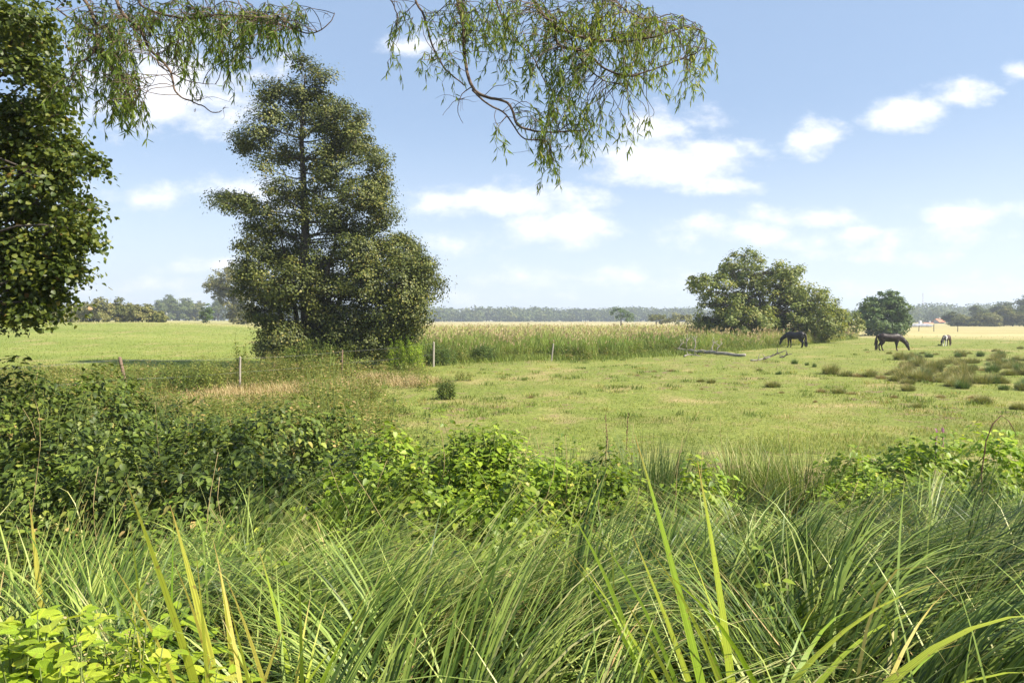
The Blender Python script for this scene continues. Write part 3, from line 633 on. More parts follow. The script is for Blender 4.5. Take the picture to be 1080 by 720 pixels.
# houses and mast ---------------------------------------------------------------
M['render_white'] = noise_mat('render_white', (.6, .58, .54), (.75, .73, .7), 2)
M['render_grey'] = noise_mat('render_grey', (.3, .29, .27), (.4, .38, .36), 2)
M['roof_orange'] = noise_mat('roof_orange', (.42, .16, .08), (.55, .24, .13), 3)
M['roof_grey'] = noise_mat('roof_grey', (.2, .2, .21), (.32, .32, .33), 3)
M['pane'] = noise_mat('pane', (.04, .05, .06), (.08, .09, .1), 3, .15)
M['mast_paint'] = noise_mat('mast_paint', (.45, .44, .44), (.6, .58, .58), .5, .5)
def house(px, d, w, dp, wall_h, roof_h, rot, roofm, label, zb):
    x = (px - CX) / F * d
    r = empty('house', (x, d, zb), label, 'house', None, rot)
    mb = MB(); hw, hd = w / 2, dp / 2
    V = [[-hw, -hd, -1], [hw, -hd, -1], [hw, hd, -1], [-hw, hd, -1], [-hw, -hd, wall_h], [hw, -hd, wall_h], [hw, hd, wall_h], [-hw, hd, wall_h], [-hw, 0, wall_h + roof_h], [hw, 0, wall_h + roof_h]]
    mb.add(V, tris=[[4, 7, 8], [5, 9, 6]], quads=[[0, 1, 5, 4], [1, 2, 6, 5], [2, 3, 7, 6], [3, 0, 4, 7]])
    o = bpy.data.objects.new('wall', mb.mesh('wall', M['render_grey'], False)); COL.objects.link(o); o.parent = r
    mb = MB(); e = .5; t = .25
    for s in (-1, 1):
        k = roof_h / hd
        a = [[-hw - e, s * (hd + e), wall_h - k * e], [hw + e, s * (hd + e), wall_h - k * e], [hw + e, 0, wall_h + roof_h], [-hw - e, 0, wall_h + roof_h]]
        b = [[p[0], p[1], p[2] + t] for p in a]
        mb.add(a + b, quads=[[0, 1, 2, 3], [4, 5, 6, 7], [0, 1, 5, 4], [1, 2, 6, 5], [3, 0, 4, 7]])
    o = bpy.data.objects.new('roof', mb.mesh('roof', M[roofm], False)); COL.objects.link(o); o.parent = r
    mc = MB(); mc.box((w * .2, 0, wall_h + roof_h + .5), (.7, .7, 1.6)); c = bpy.data.objects.new('chimney', mc.mesh('chimney', M['render_white'], False)); COL.objects.link(c); c.parent = o
    for k in (-.28, .05, .3):
        mw = MB(); mw.box((k * w, -hd - .02, wall_h * .55), (1.1, .08, 1.3)); q = bpy.data.objects.new('window', mw.mesh('window', M['pane'], False)); COL.objects.link(q); q.parent = r
house(990, 440, 4, 5, 1.8, 1.6, .2, 'roof_orange', 'tiny house with orange roof at the left end of the right-hand wood', -.6)
house(979, 440, 5, 5, 1.4, 1.2, -.1, 'roof_orange', 'lower orange-roofed house just left of the other orange roof', -2.2)
house(966, 240, 8, 5, .7, .6, .1, 'roof_grey', 'long white shed with pale roof at the right foot of the round dark tree', -.4)
house(174, 440, 5, 6, 2.2, 2.2, 1.25, 'roof_grey', 'pale gabled house among trees on the left horizon', 1.9)
def mast():
    d = 1150.; b = at(973.5, HOR, d); b[2] = 0
    r = empty('lattice_mast', b, 'tall thin pale lattice mast rising from the woods on the right horizon', 'mast')
    H = 48.; mb = MB()
    for sx in (-1, 1):
        for sy in (-1, 1):
            mb.tube([b + [sx * 1.7, sy * 1.7, 0], b + [sx * .6, sy * .6, H]], [.26, .18], 4)
    for k in range(16):
        z0, z1 = H * k / 16, H * (k + 1) / 16; a0, a1 = 1.7 - 1.1 * k / 16, 1.7 - 1.1 * (k + 1) / 16
        for (u, v) in (((-1, -1), (1, -1)), ((1, -1), (1, 1)), ((1, 1), (-1, 1)), ((-1, 1), (-1, -1))):
            mb.tube([b + [u[0] * a0, u[1] * a0, z0], b + [v[0] * a1, v[1] * a1, z1]], .12, 3)
            mb.tube([b + [v[0] * a0, v[1] * a0, z0], b + [u[0] * a1, u[1] * a1, z1]], .12, 3)
    mb.build('tower', M['mast_paint'], r)
    m2 = MB(); m2.tube([b + [0, 0, H - 1], b + [0, 0, H + 7]], [.2, .1], 5); m2.build('antenna', M['mast_paint'], r)
    m3 = MB()
    for k in range(3): m3.tube([b + [.9 * math.cos(k * 2.1), .9 * math.sin(k * 2.1), H - 4], b + [.9 * math.cos(k * 2.1), .9 * math.sin(k * 2.1), H - 1]], .35, 6)
    m3.build('panel_aerial', M['mast_paint'], r)
mast()

# ------------------------------------------------------------------ fences
def fence(name, label, posts, wires, group=None):
    """posts: (px, py_base, d, height, lean_x, radius, material)"""
    pts = []
    for (px, d, h, lean, r, mt) in posts:
        x = (px - CX) / F * d; z = float(ground_z(x, d)); pts.append((np.array([x, d, z]), h, lean, r, mt))
    root = empty(name, pts[0][0], label, 'fence')
    for (b, h, lean, r, mt) in pts:
        mb = MB(); t = b + np.array([lean, rng.normal(0, .03), h])
        mb.tube([b - [0, 0, .3], b * .5 + t * .5 + rng.normal(0, .008, 3), t - [0, 0, .02], t], [r, r * .96, r * .92, r * .5], 8); mb.build('post', M[mt], root, smooth=False)
    for hf in wires:
        mb = MB()
        for (a, b) in zip(pts[:-1], pts[1:]):
            p = a[0] + np.array([a[2], 0, a[1]]) * hf; q = b[0] + np.array([b[2], 0, b[1]]) * hf
            s = np.linspace(0, 1, 9)[:, None]; c = p + (q - p) * s; c[:, 2] -= .04 * np.sin(s[:, 0] * math.pi)
            mb.tube(c, .0035, 4)
        mb.build('wire', M['wire'], root)
    return root
fence('wire_fence', 'old wire fence of leaning wooden posts running in front of the alder',
      [(-110, 17., 1.2, 0, .05, 'post_brown'), (137, 20.5, 1.35, -.3, .05, 'post_brown'), (253, 25., 1.15, .02, .04, 'post_wood'), (361, 30.5, 1.2, .0, .04, 'post_brown'), (457, 35.5, 1.3, .02, .06, 'post_wood')], (.93, .5))
fence('fence_post', 'thin leaning weathered post alone at the edge of the reeds', [(581, 41., 1.05, .15, .045, 'post_wood')], ())
fence('field_fence', 'low dark post fence at the edge of the straw field beside the white shed',
      [(952, 150., 1.5, 0, .07, 'dark_wood'), (969, 146., 1.3, .1, .07, 'dark_wood'), (985, 142., 1.6, 0, .07, 'dark_wood'), (1010, 140., 1.4, .05, .07, 'dark_wood')], (.8, .4))

# ------------------------------------------------------------------ dead wood
def fallen():
    a, b = on_ground(714, 373), on_ground(786, 377)
    root = empty('fallen_trunk', (a + b) / 2, 'bleached fallen tree trunk with upright dead branches lying before the reeds', 'fallen tree')
    mb = MB(); s = np.linspace(0, 1, 14)[:, None]; c = a + (b - a) * s; c[:, 2] += .24 - .1 * s[:, 0] + rng.normal(0, .03, 14)
    mb.tube(c, np.linspace(.15, .09, 14) * rng.uniform(.85, 1.15, 14), 8); mb.build('trunk', M['dead_wood'], root)
    for (px, h, lean) in ((713, 1.5, .35), (724, 2.3, .05), (733, 2.0, .25), (755, 1.9, .15), (761, 1.5, .3)):
        f = (px - 711) / 82; p = a + (b - a) * f; p[2] += .3
        m2 = MB(); t = p + [lean, rng.normal(0, .2), h * .5]
        q = curve(p, t, 7, 0, .09); m2.tube(q, np.linspace(.045, .012, 7), 5)
        for _ in range(2): m2.tube(curve(q[3], q[3] + [rng.normal(0, .2), rng.normal(0, .2), rng.uniform(.2, .5)], 4, 0, .05), np.linspace(.03, .01, 4), 4)
        m2.build('branch', M['dead_wood'], root)
    for (px, py, L, lift, lab, mt) in ((803, 381, 1.3, .15, 'short white peeled branch lying in grass right of the fallen trunk', 'dead_wood'), (818, 380, 1.5, .55, 'dark forked dead branch lying right of the short white branch', 'dark_wood'), (830, 377, .9, .2, 'small dark stick in the grass farthest right of the fallen trunk', 'dark_wood'), (731, 377, 1.2, -.1, 'pale stick lying in front of the fallen trunk', 'dead_wood')):
        p = on_ground(px, py); m3 = MB()
        q = curve(p + [-L / 2, 0, .06], p + [L / 2, .3, .06 + max(lift, 0)], 8, .02, .08); m3.tube(q, np.linspace(.06, .025, 8), 6)
        for k in (2, 4, 5): m3.tube(curve(q[k], q[k] + [rng.uniform(-.3, .3), rng.normal(0, .2), rng.uniform(.15, .45)], 5, 0, .08), np.linspace(.035, .012, 5), 5)
        o = m3.build('dead_branch', M[mt], loc=tuple(p)); tag(o, lab, 'branch', 'dead branches near the fallen trunk')
fallen()

# ------------------------------------------------------------------ horses
def coat(name, c1, c2):
    return noise_mat(name, c1, c2, 3, .5, 0, spec=.35)
M['bay'] = coat('bay', (.012, .006, .004), (.028, .014, .009)); M['black_coat'] = coat('black_coat', (.006, .005, .006), (.014, .01, .01)); M['mane_hair'] = coat('mane_hair', (.02, .011, .008), (.05, .028, .018))
def pinto():
    m, nt, out = nodes('pinto_coat'); tc = N(nt, 'ShaderNodeTexCoord'); sp = N(nt, 'ShaderNodeSeparateXYZ')
    nz = N(nt, 'ShaderNodeTexNoise', i={'Scale': 2.2, 'Detail': 2.}); nt.links.new(tc.outputs['Object'], nz.inputs['Vector'])
    nt.links.new(tc.outputs['Object'], sp.inputs[0])
    a = N(nt, 'ShaderNodeMath', operation='MULTIPLY_ADD'); a.inputs[1].default_value = .5; nt.links.new(nz.outputs[0], a.inputs[0]); nt.links.new(sp.outputs[0], a.inputs[2])
    mr = N(nt, 'ShaderNodeMapRange', i={1: -1., 2: 1.6, 3: 0., 4: 1.}); nt.links.new(a.outputs[0], mr.inputs[0])
    c = ramp(nt, [(0, (.055, .022, .014)), (.6, (.045, .018, .012)), (.61, (.6, .57, .52)), (.665, (.6, .57, .52)), (.675, (.02, .015, .013)), (1, (.02, .015, .013))], mr.outputs[0])
    z = N(nt, 'ShaderNodeMapRange', i={1: .34, 2: .4, 3: 1., 4: 0.}); nt.links.new(sp.outputs[2], z.inputs[0])
    xa = N(nt, 'ShaderNodeMath', operation='COMPARE'); xa.inputs[1].default_value = .47; xa.inputs[2].default_value = .22
    x = xa; nt.links.new(sp.outputs[0], x.inputs[0])
    mu = N(nt, 'ShaderNodeMath', operation='MULTIPLY'); nt.links.new(z.outputs[0], mu.inputs[0]); nt.links.new(x.outputs[0], mu.inputs[1])
    c = mix(nt, mu.outputs[0], c, (.7, .67, .62))
    p = N(nt, 'ShaderNodeBsdfPrincipled', i={'Roughness': .6}); nt.links.new(c, p.inputs['Base Color']); nt.links.new(p.outputs[0], out.inputs[0]); return m
M['pinto'] = pinto()
def etube(mb, P, side, sides=14):
    """tube of elliptic rings; P rows: x, y, z, radius in the x-z plane, radius across (y)"""
    P = np.asarray(P, float); c = P[:, :3]; m = len(P); T = unit(np.gradient(c, axis=0)); A = np.array([0, 1., 0]); B = unit(np.cross(T, A))
    an = np.arange(sides) * 2 * math.pi / sides
    V = c[:, None] + P[:, 4][:, None, None] * A * np.cos(an)[None, :, None] + P[:, 3][:, None, None] * B[:, None] * np.sin(an)[None, :, None]
    q = [[i * sides + j, i * sides + (j + 1) % sides, (i + 1) * sides + (j + 1) % sides, (i + 1) * sides + j] for i in range(m - 1) for j in range(sides)]
    V = np.concatenate([V.reshape(-1, 3), c[:1] - T[:1] * P[0, 4] * .5, c[-1:] + T[-1:] * P[-1, 4] * .5]); e = m * sides
    tr = [[e, (j + 1) % sides, j] for j in range(sides)] + [[e + 1, (m - 1) * sides + j, (m - 1) * sides + (j + 1) % sides] for j in range(sides)]
    mb.add(V, tris=tr, quads=q)
def fuse(mb, name, mat, parent, voxel=.022, it=5):
    """one continuous skin over all the pieces"""
    me = mb.mesh(name, mat); ob = bpy.data.objects.new(name + '_tmp', me); COL.objects.link(ob)
    md = ob.modifiers.new('r', 'REMESH'); md.mode = 'VOXEL'; md.voxel_size = voxel; md.use_smooth_shade = True
    sm = ob.modifiers.new('s', 'SMOOTH'); sm.iterations = it; sm.factor = .5
    dg = bpy.context.evaluated_depsgraph_get(); dg.update()
    nm = bpy.data.meshes.new_from_object(ob.evaluated_get(dg)); nm.name = name; bpy.data.objects.remove(ob)
    nm.materials.clear(); nm.materials.append(mat)
    for p in nm.polygons: p.use_smooth = True
    o = bpy.data.objects.new(name, nm); COL.objects.link(o); o.parent = parent; return o
def horse(px, py, heading, scale, body, hair, label, down=1., step=0.):
    b = on_ground(px, py); root = empty('horse', b, label, 'horse', 'horses grazing in the pasture', heading); root.scale = (scale,) * 3
    mb = MB(); u = 1 - down
    etube(mb, [(-.92, 0, 1.18, .1, .1), (-.82, 0, 1.14, .25, .21), (-.6, 0, 1.11, .32, .28), (-.35, 0, 1.06, .32, .3), (0, 0, 1.03, .33, .32), (.3, 0, 1.05, .34, .29), (.5, 0, 1.08, .33, .24), (.66, 0, 1.06, .26, .19), (.76, 0, 1.04, .14, .12)], 0)
    nk = [(.5, 0, 1.14, .26, .15), (.8, 0, .98 + .15 * u, .22, .12), (1.05, 0, .76 + .4 * u, .175, .1), (1.22, 0, .57 + .6 * u, .15, .09)]; etube(mb, nk, 0)
    hz = .6 * u
    etube(mb, [(1.17, 0, .6 + hz, .12, .08), (1.27, 0, .42 + hz, .14, .09), (1.34, 0, .27 + hz, .1, .07), (1.385, 0, .14 + hz, .078, .06), (1.4, 0, .06 + hz, .062, .055)], 0)
    for sg in (-1, 1):
        etube(mb, [(1.2, sg * .065, .66 + hz, .035, .028), (1.24, sg * .085, .73 + hz, .03, .02), (1.28, sg * .095, .79 + hz, .012, .01)], 0, 8)
        k = step * sg; y = sg * .15
        etube(mb, [(-.66, sg * .12, 1.08, .27, .14), (-.62, y, .84, .21, .11), (-.6 - k * .2, y, .68, .145, .085), (-.69 - k * .5, y, .55, .092, .06), (-.76 - k * .6, y, .46, .08, .054), (-.74 - k * .85, y, .3, .052, .042), (-.72 - k, y, .14, .056, .046), (-.67 - k, y, .06, .056, .05), (-.64 - k, y, .0, .072, .062)], 0)
        etube(mb, [(.5, sg * .12, .98, .2, .11), (.47, y, .76, .13, .085), (.46 + k * .4, y, .62, .092, .066), (.47 + k * .7, y, .43, .07, .056), (.46 + k * .85, y, .28, .05, .042), (.47 + k, y, .13, .055, .046), (.51 + k, y, .06, .056, .05), (.53 + k, y, .0, .07, .062)], 0)
    fuse(mb, 'body', body, root)
    tb = MB(); etube(tb, [(-.86, 0, 1.27, .04, .04), (-.99, 0, 1.2, .055, .05), (-1.05, 0, 1., .075, .065), (-1.06, .02, .75, .1, .08), (-1.03, .03, .5, .1, .075), (-1.0, .03, .3, .07, .05), (-.99, .03, .18, .03, .02)], 0)
    n = 130; f = rng.random(n); tb.leaves(np.stack([-1.05 + rng.normal(0, .05, n), rng.normal(.02, .04, n), 1. - .7 * f], -1), np.stack([rng.normal(-.1, .15, n), rng.normal(0, .12, n), -np.ones(n)], -1), rng.normal(size=(n, 3)), .3, .05, .5, 'ovate')
    t = bpy.data.objects.new('tail', tb.mesh('tail', hair)); COL.objects.link(t); t.parent = root
    mh = MB(); n = 320; f = rng.random(n) * 3
    i = f.astype(int); g = f - i; K = np.array(nk); K0, K1 = K[np.minimum(i, 3)], K[np.minimum(i + 1, 3)]; q = K0 + (K1 - K0) * g[:, None]
    T = unit(K1[:, :3] - K0[:, :3]); upv = np.stack([-T[:, 2], 0 * f, T[:, 0]], -1) * np.sign(T[:, :1] + 1e-6)
    mh.leaves(q[:, :3] + upv * (q[:, 3] * .95)[:, None] + rng.normal(0, .015, (n, 3)), np.stack([rng.normal(.1, .15, n), rng.choice([-1., 1.], n) * .4, -np.ones(n)], -1), np.stack([rng.normal(0, .3, n), rng.choice([-1., 1.], n), .3 * np.ones(n)], -1), .26, .06, .5, 'ovate')
    o = bpy.data.objects.new('mane', mh.mesh('mane', hair)); COL.objects.link(o); o.parent = root
    return root
horse(939, 370, R(-8), 1.0, M['bay'], M['mane_hair'], 'largest dark brown horse grazing in profile before the round dark tree', 1., .06)
horse(838, 366.3, R(128), 1.02, M['black_coat'], M['black_coat'], 'black horse with its head in the reeds below the spreading tree', .75, .05)
horse(998, 364.5, R(215), .76, M['pinto'], M['black_coat'], 'small brown, white and black pony grazing farthest right', 1., .04)

# ------------------------------------------------------------------ rush tussocks on the pasture
def tussock_mesh(mat, n, h, r, flop):
    mb = MB(); a = rng.uniform(0, 6.28, n); q = r * .8 * np.sqrt(rng.random(n))
    lump = .75 + .5 * vnoise(q * np.cos(a) * 5 + 30 * h, q * np.sin(a) * 5 + 50 * r)
    P = np.stack([q * np.cos(a), q * np.sin(a), np.full(n, -.03)], -1)
    mb.blades(P, a + rng.normal(0, 1., n), h * rng.uniform(.45, 1.1, n) * lump * (1.05 - .4 * q / r), rng.uniform(.0, .4, n) + flop * (q / r) ** 2, np.abs(rng.normal(.6, .5, n)), rng.uniform(.01, .02, n), np.clip(rng.beta(2, 2, n), 0, 1), 4)
    return mb.mesh('rush_tussock', M[mat])
TP = {'olive': [tussock_mesh('rush', 850, .7, .55, .9), tussock_mesh('rush', 850, .65, .6, 1.1), tussock_mesh('rush', 700, .8, .5, .8)],
      'green': [tussock_mesh('dark_rush', 600, .75, .4, .6), tussock_mesh('dark_rush', 520, .65, .35, .5)], 'brown': [tussock_mesh('brown_rush', 560, .42, .55, 1.2), tussock_mesh('brown_rush', 520, .55, .5, 1.)]}
TG = 'rush tussocks scattered over the pasture'
def tussock(px, py, sort, wpx, label, flat=1.):
    b = on_ground(px, py); d = b[1]; k = wpx / F * d / 1.25
    me = TP[sort][int(rng.integers(len(TP[sort])))]
    o = bpy.data.objects.new('rush_tussock', me); COL.objects.link(o); o.location = tuple(b); o.rotation_euler = (0, 0, rng.uniform(0, 6.28)); o.scale = (k, k, min(max(k * flat, .3), 1.3))
    tag(o, label, 'tussock', TG)
TL = [(708, 391, 'brown', 11, 'flat brown tussock below the left end of the fallen trunk', .6), (728, 393, 'brown', 9, 'flat brown tussock second from left below the fallen trunk', .5), (745, 386, 'brown', 10, 'brown tussock just below the middle of the fallen trunk', .7), (774, 387, 'brown', 11, 'brown tussock below the right end of the fallen trunk', .7),
      (739, 402, 'olive', 11, 'small dark tussock left of the brown round one in the open pasture', .8), (750, 403.5, 'olive', 12, 'brownish round tussock just right of the small dark tussock', .9), (740, 411, 'brown', 7, 'tiniest reddish tuft in front of the two small round tussocks', .6), (801, 392, 'olive', 8, 'low lone tussock below the white dead branch', .7),
      (815, 408, 'olive', 19, 'large dark domed tussock alone in mid pasture', 1.), (821, 396, 'green', 12, 'greener tussock just behind the large dark domed tussock', 1.), (824, 415, 'brown', 9, 'brown tuft just in front of the large dark domed tussock', .8), (838, 384, 'green', 12, 'bright dark-green upright tussock below the black horse', 1.3), (851, 386, 'green', 7, 'small green tuft between the two upright tussocks below the black horse', 1.2), (859, 388, 'green', 8, 'narrow upright green tussock right of the small green tuft', 1.6),
      (866, 413, 'brown', 15, 'brown tussock at the left end of the front row right of the domed one', 1.), (885, 414, 'olive', 17, 'olive tussock in the middle of the short front row', 1.), (898, 415, 'brown', 17, 'dry tussock at the right end of the short front row', 1.), (876, 395, 'olive', 24, 'wide bushy tussock at the left end of the rush bed', 1.1), (892, 397, 'olive', 18, 'second bushy tussock from the left end of the rush bed', 1.), (905, 398, 'brown', 15, 'straw-coloured tussock third along the rush bed', 1.), (917, 398, 'olive', 20, 'dense tussock fourth along the rush bed below the big horse', 1.1), (930, 400, 'brown', 17, 'dry tussock fifth along the rush bed', 1.),
      (943, 419, 'brown', 12, 'small brown tussock in front of the rush bed', .8), (967, 430, 'olive', 16, 'round dark tussock nearest the foreground left of the ragged one', 1.), (992, 419, 'brown', 13, 'low flat brown tussock in front of the rush bed', .5), (1036, 425, 'olive', 22, 'ragged tussock with pale stalks in front of the rush bed', 1.1), (1026, 420, 'brown', 14, 'dry tuft on the left shoulder of the ragged tussock', .9), (1074, 432, 'olive', 20, 'tussock at the right edge nearest the foreground', 1.), (958, 412, 'olive', 18, 'low olive tussock at the front left of dense rushes', .9),
      (938, 373.5, 'olive', 8, 'small tuft under the belly of the big horse', 1.), (947, 375, 'olive', 8, 'small tuft under the forelegs of the big horse', 1.), (958, 376, 'brown', 8, 'small dry tuft right of the big horse\'s nose', 1.), (973, 373, 'olive', 8, 'dark tuft between the big horse and the pony', 1.), (987, 374, 'olive', 8, 'low tuft below and left of the pony', .9), (1010, 372, 'olive', 8, 'dark tuft just right of the pony', 1.2), (1022, 373, 'olive', 8, 'second dark tuft right of the pony', 1.), (915, 372, 'brown', 6, 'brown tuft behind the hind legs of the big horse', .7), (991, 364, 'green', 6, 'tiny tuft before the pony\'s nose', .8), (1050, 371, 'olive', 9, 'lone tuft far right behind the rush bed', 1.),
      (1076, 368, 'olive', 8, 'farthest right tuft behind the rush bed', 1.), (690, 391, 'brown', 7, 'faint brown tuft left of the fallen trunk', .5), (672, 396, 'brown', 9, 'flat dry tuft in the mid pasture', .4), (860, 424, 'brown', 6, 'single dark speck of a tuft in the lower right pasture', .7), (560, 420, 'brown', 10, 'flat brown tuft in the muddy middle of the pasture', .35)]
for t in TL: tussock(*t)
# the dense rush bed: 58 tussocks grown together
for k in range(110):
    px = rng.uniform(940, 1105); py = rng.uniform(375, 412)
    tussock(px, py, ['olive', 'green', 'green', 'brown'][int(rng.integers(4))] if k % 2 else 'olive', rng.uniform(11, 22) * (py - 330) / 60, 'olive-brown rush tussock grown into the dense rush bed right of the horses', rng.uniform(.9, 1.35))

# ------------------------------------------------------------------ small plants
def leafy_plant(lf, st, b, h, nl, leaf, spread=.12, droop=.5, lean=None, start=.15, kind='ovate', wr=.5, rs=0.):
    b = np.asarray(b, float); ln = rng.normal(0, .12, 2) if lean is None else lean
    s = np.linspace(0, 1, 6)[:, None]; c = b + np.concatenate([ln[None] * s ** 1.6 * h, h * s], 1)
    st.tube(c, np.linspace(.006, .002, 6) * max(1, h), 3)
    f = start + (1 - start) * np.sort(rng.random(nl)) ** .8; k = f * 4.999; i = k.astype(int); g = (k - i)[:, None]
    P = c[i] * (1 - g) + c[i + 1] * g
    a = np.arange(nl) * 2.4 + rng.uniform(0, 6.28); ax = np.stack([np.cos(a), np.sin(a), -droop + rng.normal(0, .25, nl) + .5 * f], -1)
    P = P + ax * (spread * rng.random(nl) * (1 - .6 * f))[:, None]
    sz = leaf * rng.uniform(.6, 1.2, nl) * (1.15 - .45 * f)
    nrm = np.stack([rng.normal(0, .3, nl), rng.normal(0, .3, nl), np.ones(nl)], -1)
    lf.leaves(P, ax, nrm, sz, sz * wr, np.clip(rng.beta(2, 2, nl) + rs, 0, 1), kind, bend=.2)

def plant_thing(name, label, cat, b, stems, mat, leaf, nl, h, spread_r, group=None, **kw):
    b = np.asarray(b, float); root = empty(name, b, label, cat, group); lf, st = MB(), MB()
    for _ in range(stems):
        a = rng.uniform(0, 6.28); r = spread_r * math.sqrt(rng.random())
        leafy_plant(lf, st, b + [r * math.cos(a), r * math.sin(a), 0], h * rng.uniform(.75, 1.08) * (1 - .35 * (r / max(spread_r, .01)) ** 2), nl, leaf, **kw)
    st.build('stem', M['stem'], root); lf.build('foliage', M[mat], root); return root
def gp(px, d):
    x = (px - CX) / F * d; return np.array([x, d, float(ground_z(x, d))])
plant_thing('sapling', 'thin upright young sapling growing beside a fence post left of the alder', 'sapling', gp(250, 25.5), 5, 'shrub_leaf', .12, 60, 2.1, .12, spread=.12, droop=-.3)
plant_thing('weed_bush', 'small dark-green weed bush alone on the near left of the pasture', 'bush', on_ground(471, 421), 34, 'nettle', .085, 30, .72, .32)
plant_thing('weed_bush', 'smaller grey-green weed behind the dark weed bush', 'bush', on_ground(467, 408), 16, 'herb', .08, 24, .5, .3)
plant_thing('weed_bush', 'low weed in the grass right of the white fence post', 'bush', on_ground(489, 402), 22, 'herb', .08, 24, .5, .4)
plant_thing('scrub_bush', 'dark bramble bush at the reeds just right of the white fence post', 'bush', gp(464, 37.), 60, 'dark_tree_leaf', .13, 34, 1.25, .8)
plant_thing('scrub_bush', 'dark bramble bush half buried in the reed edge', 'bush', gp(513, 41.), 50, 'dark_tree_leaf', .13, 34, 1.2, .75)
plant_thing('scrub_bush', 'yellow-green bush under the right skirt of the alder', 'bush', gp(428, 34.), 70, 'bindweed', .13, 34, 1.7, .9)
plant_thing('scrub_bush', 'dense bramble bush at the foot of the alder trunk', 'bush', gp(335, 33.), 110, 'nettle', .13, 34, 1.6, 1.7)
plant_thing('scrub_bush', 'dark leafy bramble right of leaning fence post', 'bush', gp(185, 23.), 70, 'nettle', .1, 36, 1.15, 1.3)
plant_thing('scrub_bush', 'dusky scrub bush midway between leaning post and sapling', 'bush', gp(215, 24.), 60, 'shrub_leaf', .1, 36, 1.35, .8)
plant_thing('scrub_bush', 'low leafy bramble just left of the leaning fence post', 'bush', gp(108, 19.), 60, 'bindweed', .09, 34, 1.0, 1.0)
plant_thing('scrub_bush', 'brownish thorny bush at the left edge behind the nettles', 'bush', gp(30, 20.), 80, 'herb', .09, 36, 1.35, 1.5)

# leafy mound and other single plants that stand out of the near bank
plant_thing('bindweed_mound', 'bright green leafy mound of bindweed rising in the middle of the bank', 'plant', gp(508, 7.8), 120, 'bindweed', .1, 34, 1.36, .5, droop=.7, spread=.12, wr=.7, kind='heart')
def mound(name, label, px, d, r, top_py, mat, leaf, kind, wr, group, squash=1.):
    b = gp(px, d); H = max(.35, CAM_Z - (top_py - HOR) / F * (d - r * .2) - b[2])
    root = empty(name, b, label, 'bush', group); lf, st = MB(), MB(); n = int(1500 * r * (r * .6 + H * .6) * (.085 / leaf) ** 1.6) + 250
    u = unit(rng.normal(size=(n, 3))); u[:, 2] = np.abs(u[:, 2]); k = 2.6
    bump = .62 + .75 * fbm(u[:, 0] * k + px, u[:, 1] * k + u[:, 2] * k * 1.3 + d, 3)
    P = b + u * bump[:, None] * np.array([r, r * .85, H]) * (1 - np.abs(rng.normal(0, .1, n)))[:, None]
    P[:, 2] += .02
    nrm = unit(u * .9 + np.array([0, 0, .55]) + rng.normal(0, .38, (n, 3)))
    ax = np.stack([u[:, 0], u[:, 1], -.55 * np.ones(n)], -1) + rng.normal(0, .5, (n, 3)); ax -= nrm * np.sum(ax * nrm, 1, keepdims=True)
    L = leaf * rng.uniform(.55, 1.25, n)
    tone = (fbm(u[:, 0] * 3 + 7 + px, u[:, 2] * 3 + u[:, 1] * 2, 2) - .5) * .5
    lf.leaves(P, ax, nrm, L, L * wr, np.clip(rng.beta(2, 2, n) + tone, 0, 1), kind, bend=.2)
    for _ in range(int(18 * r + 8)):
        i = int(rng.integers(n)); p = P[i]; st.tube(curve(b + (p - b) * np.array([.3, .3, 0.]), p, 6, .1, .08), np.linspace(.007, .002, 6), 4)
        if rng.random() < .6: leafy_plant(lf, st, p - [0, 0, .1], rng.uniform(.18, .42), 16, leaf * .7, spread=.1, droop=.3, wr=wr, lean=rng.normal(0, .5, 2), kind=kind)
    st.build('stem', M['stem'], root); lf.build('foliage', M[mat], root); return root
NG, BG = 'dark nettle and bramble mounds on the left bank', 'bright leafy mounds along the bank'
for (px, d, r, top, lab) in [(10, 8.6, 1.15, 388, 'tallest dark bramble mound at the left edge of the view'), (88, 8.8, 1.05, 398, 'second tallest dark bramble mound right of the one at left edge'), (150, 9.4, .8, 416, 'dark mound under the leaning fence post'), (212, 9.2, .85, 434, 'dark mound in front of the dry grass patch'), (285, 9.0, .95, 430, 'broad dark mound in the middle of the left bank'), (352, 9.2, .7, 443, 'dark mound at the right end of the dark row, beside the bright leaves'),
                             (40, 6.7, .75, 462, 'nearer dark mound low at the left edge behind the sedge'), (128, 6.6, .7, 470, 'nearer dark mound second from the left behind the sedge'), (208, 6.5, .65, 484, 'nearer dark mound third from the left behind the sedge'), (292, 6.6, .65, 478, 'nearer dark mound right of the left iris clump tips'), (245, 7.7, .7, 452, 'dark mound squeezed between both rows of dark mounds')]:
    mound('bramble_mound', lab, px, d, r, top, 'nettle', .085, 'ovate', .58, NG)
for (px, d, r, top, lab) in [(408, 8.0, .6, 456, 'bright leafy mound beside the last dark mound'), (372, 6.6, .6, 484, 'bright leafy mound left of the bindweed mound and nearer'), (440, 6.4, .55, 494, 'low bright mound directly before the bindweed mound'), (520, 6.3, .6, 505, 'low bright mound behind the dark gap in the sedge'), (575, 7.2, .5, 482, 'bright mound between bindweed mound and narrow rush clump'), (642, 7.3, .45, 486, 'bright low mound in front of the dock stalks'),
                             (735, 7.0, .5, 492, 'bright mound right of the big dark rush clump'), (900, 8.4, .5, 474, 'bright mound left of the pink flower spikes'), (972, 8.3, .65, 462, 'bright mound under the pink flower spikes'), (1055, 8.2, .6, 460, 'bright mound at right edge behind the hooked stalk'), (480, 8.6, .5, 470, 'bright low mound behind the bindweed mound on its left')]:
    mound('leafy_mound', lab, px, d, r, top, 'bindweed', .07, 'heart', .75, BG)
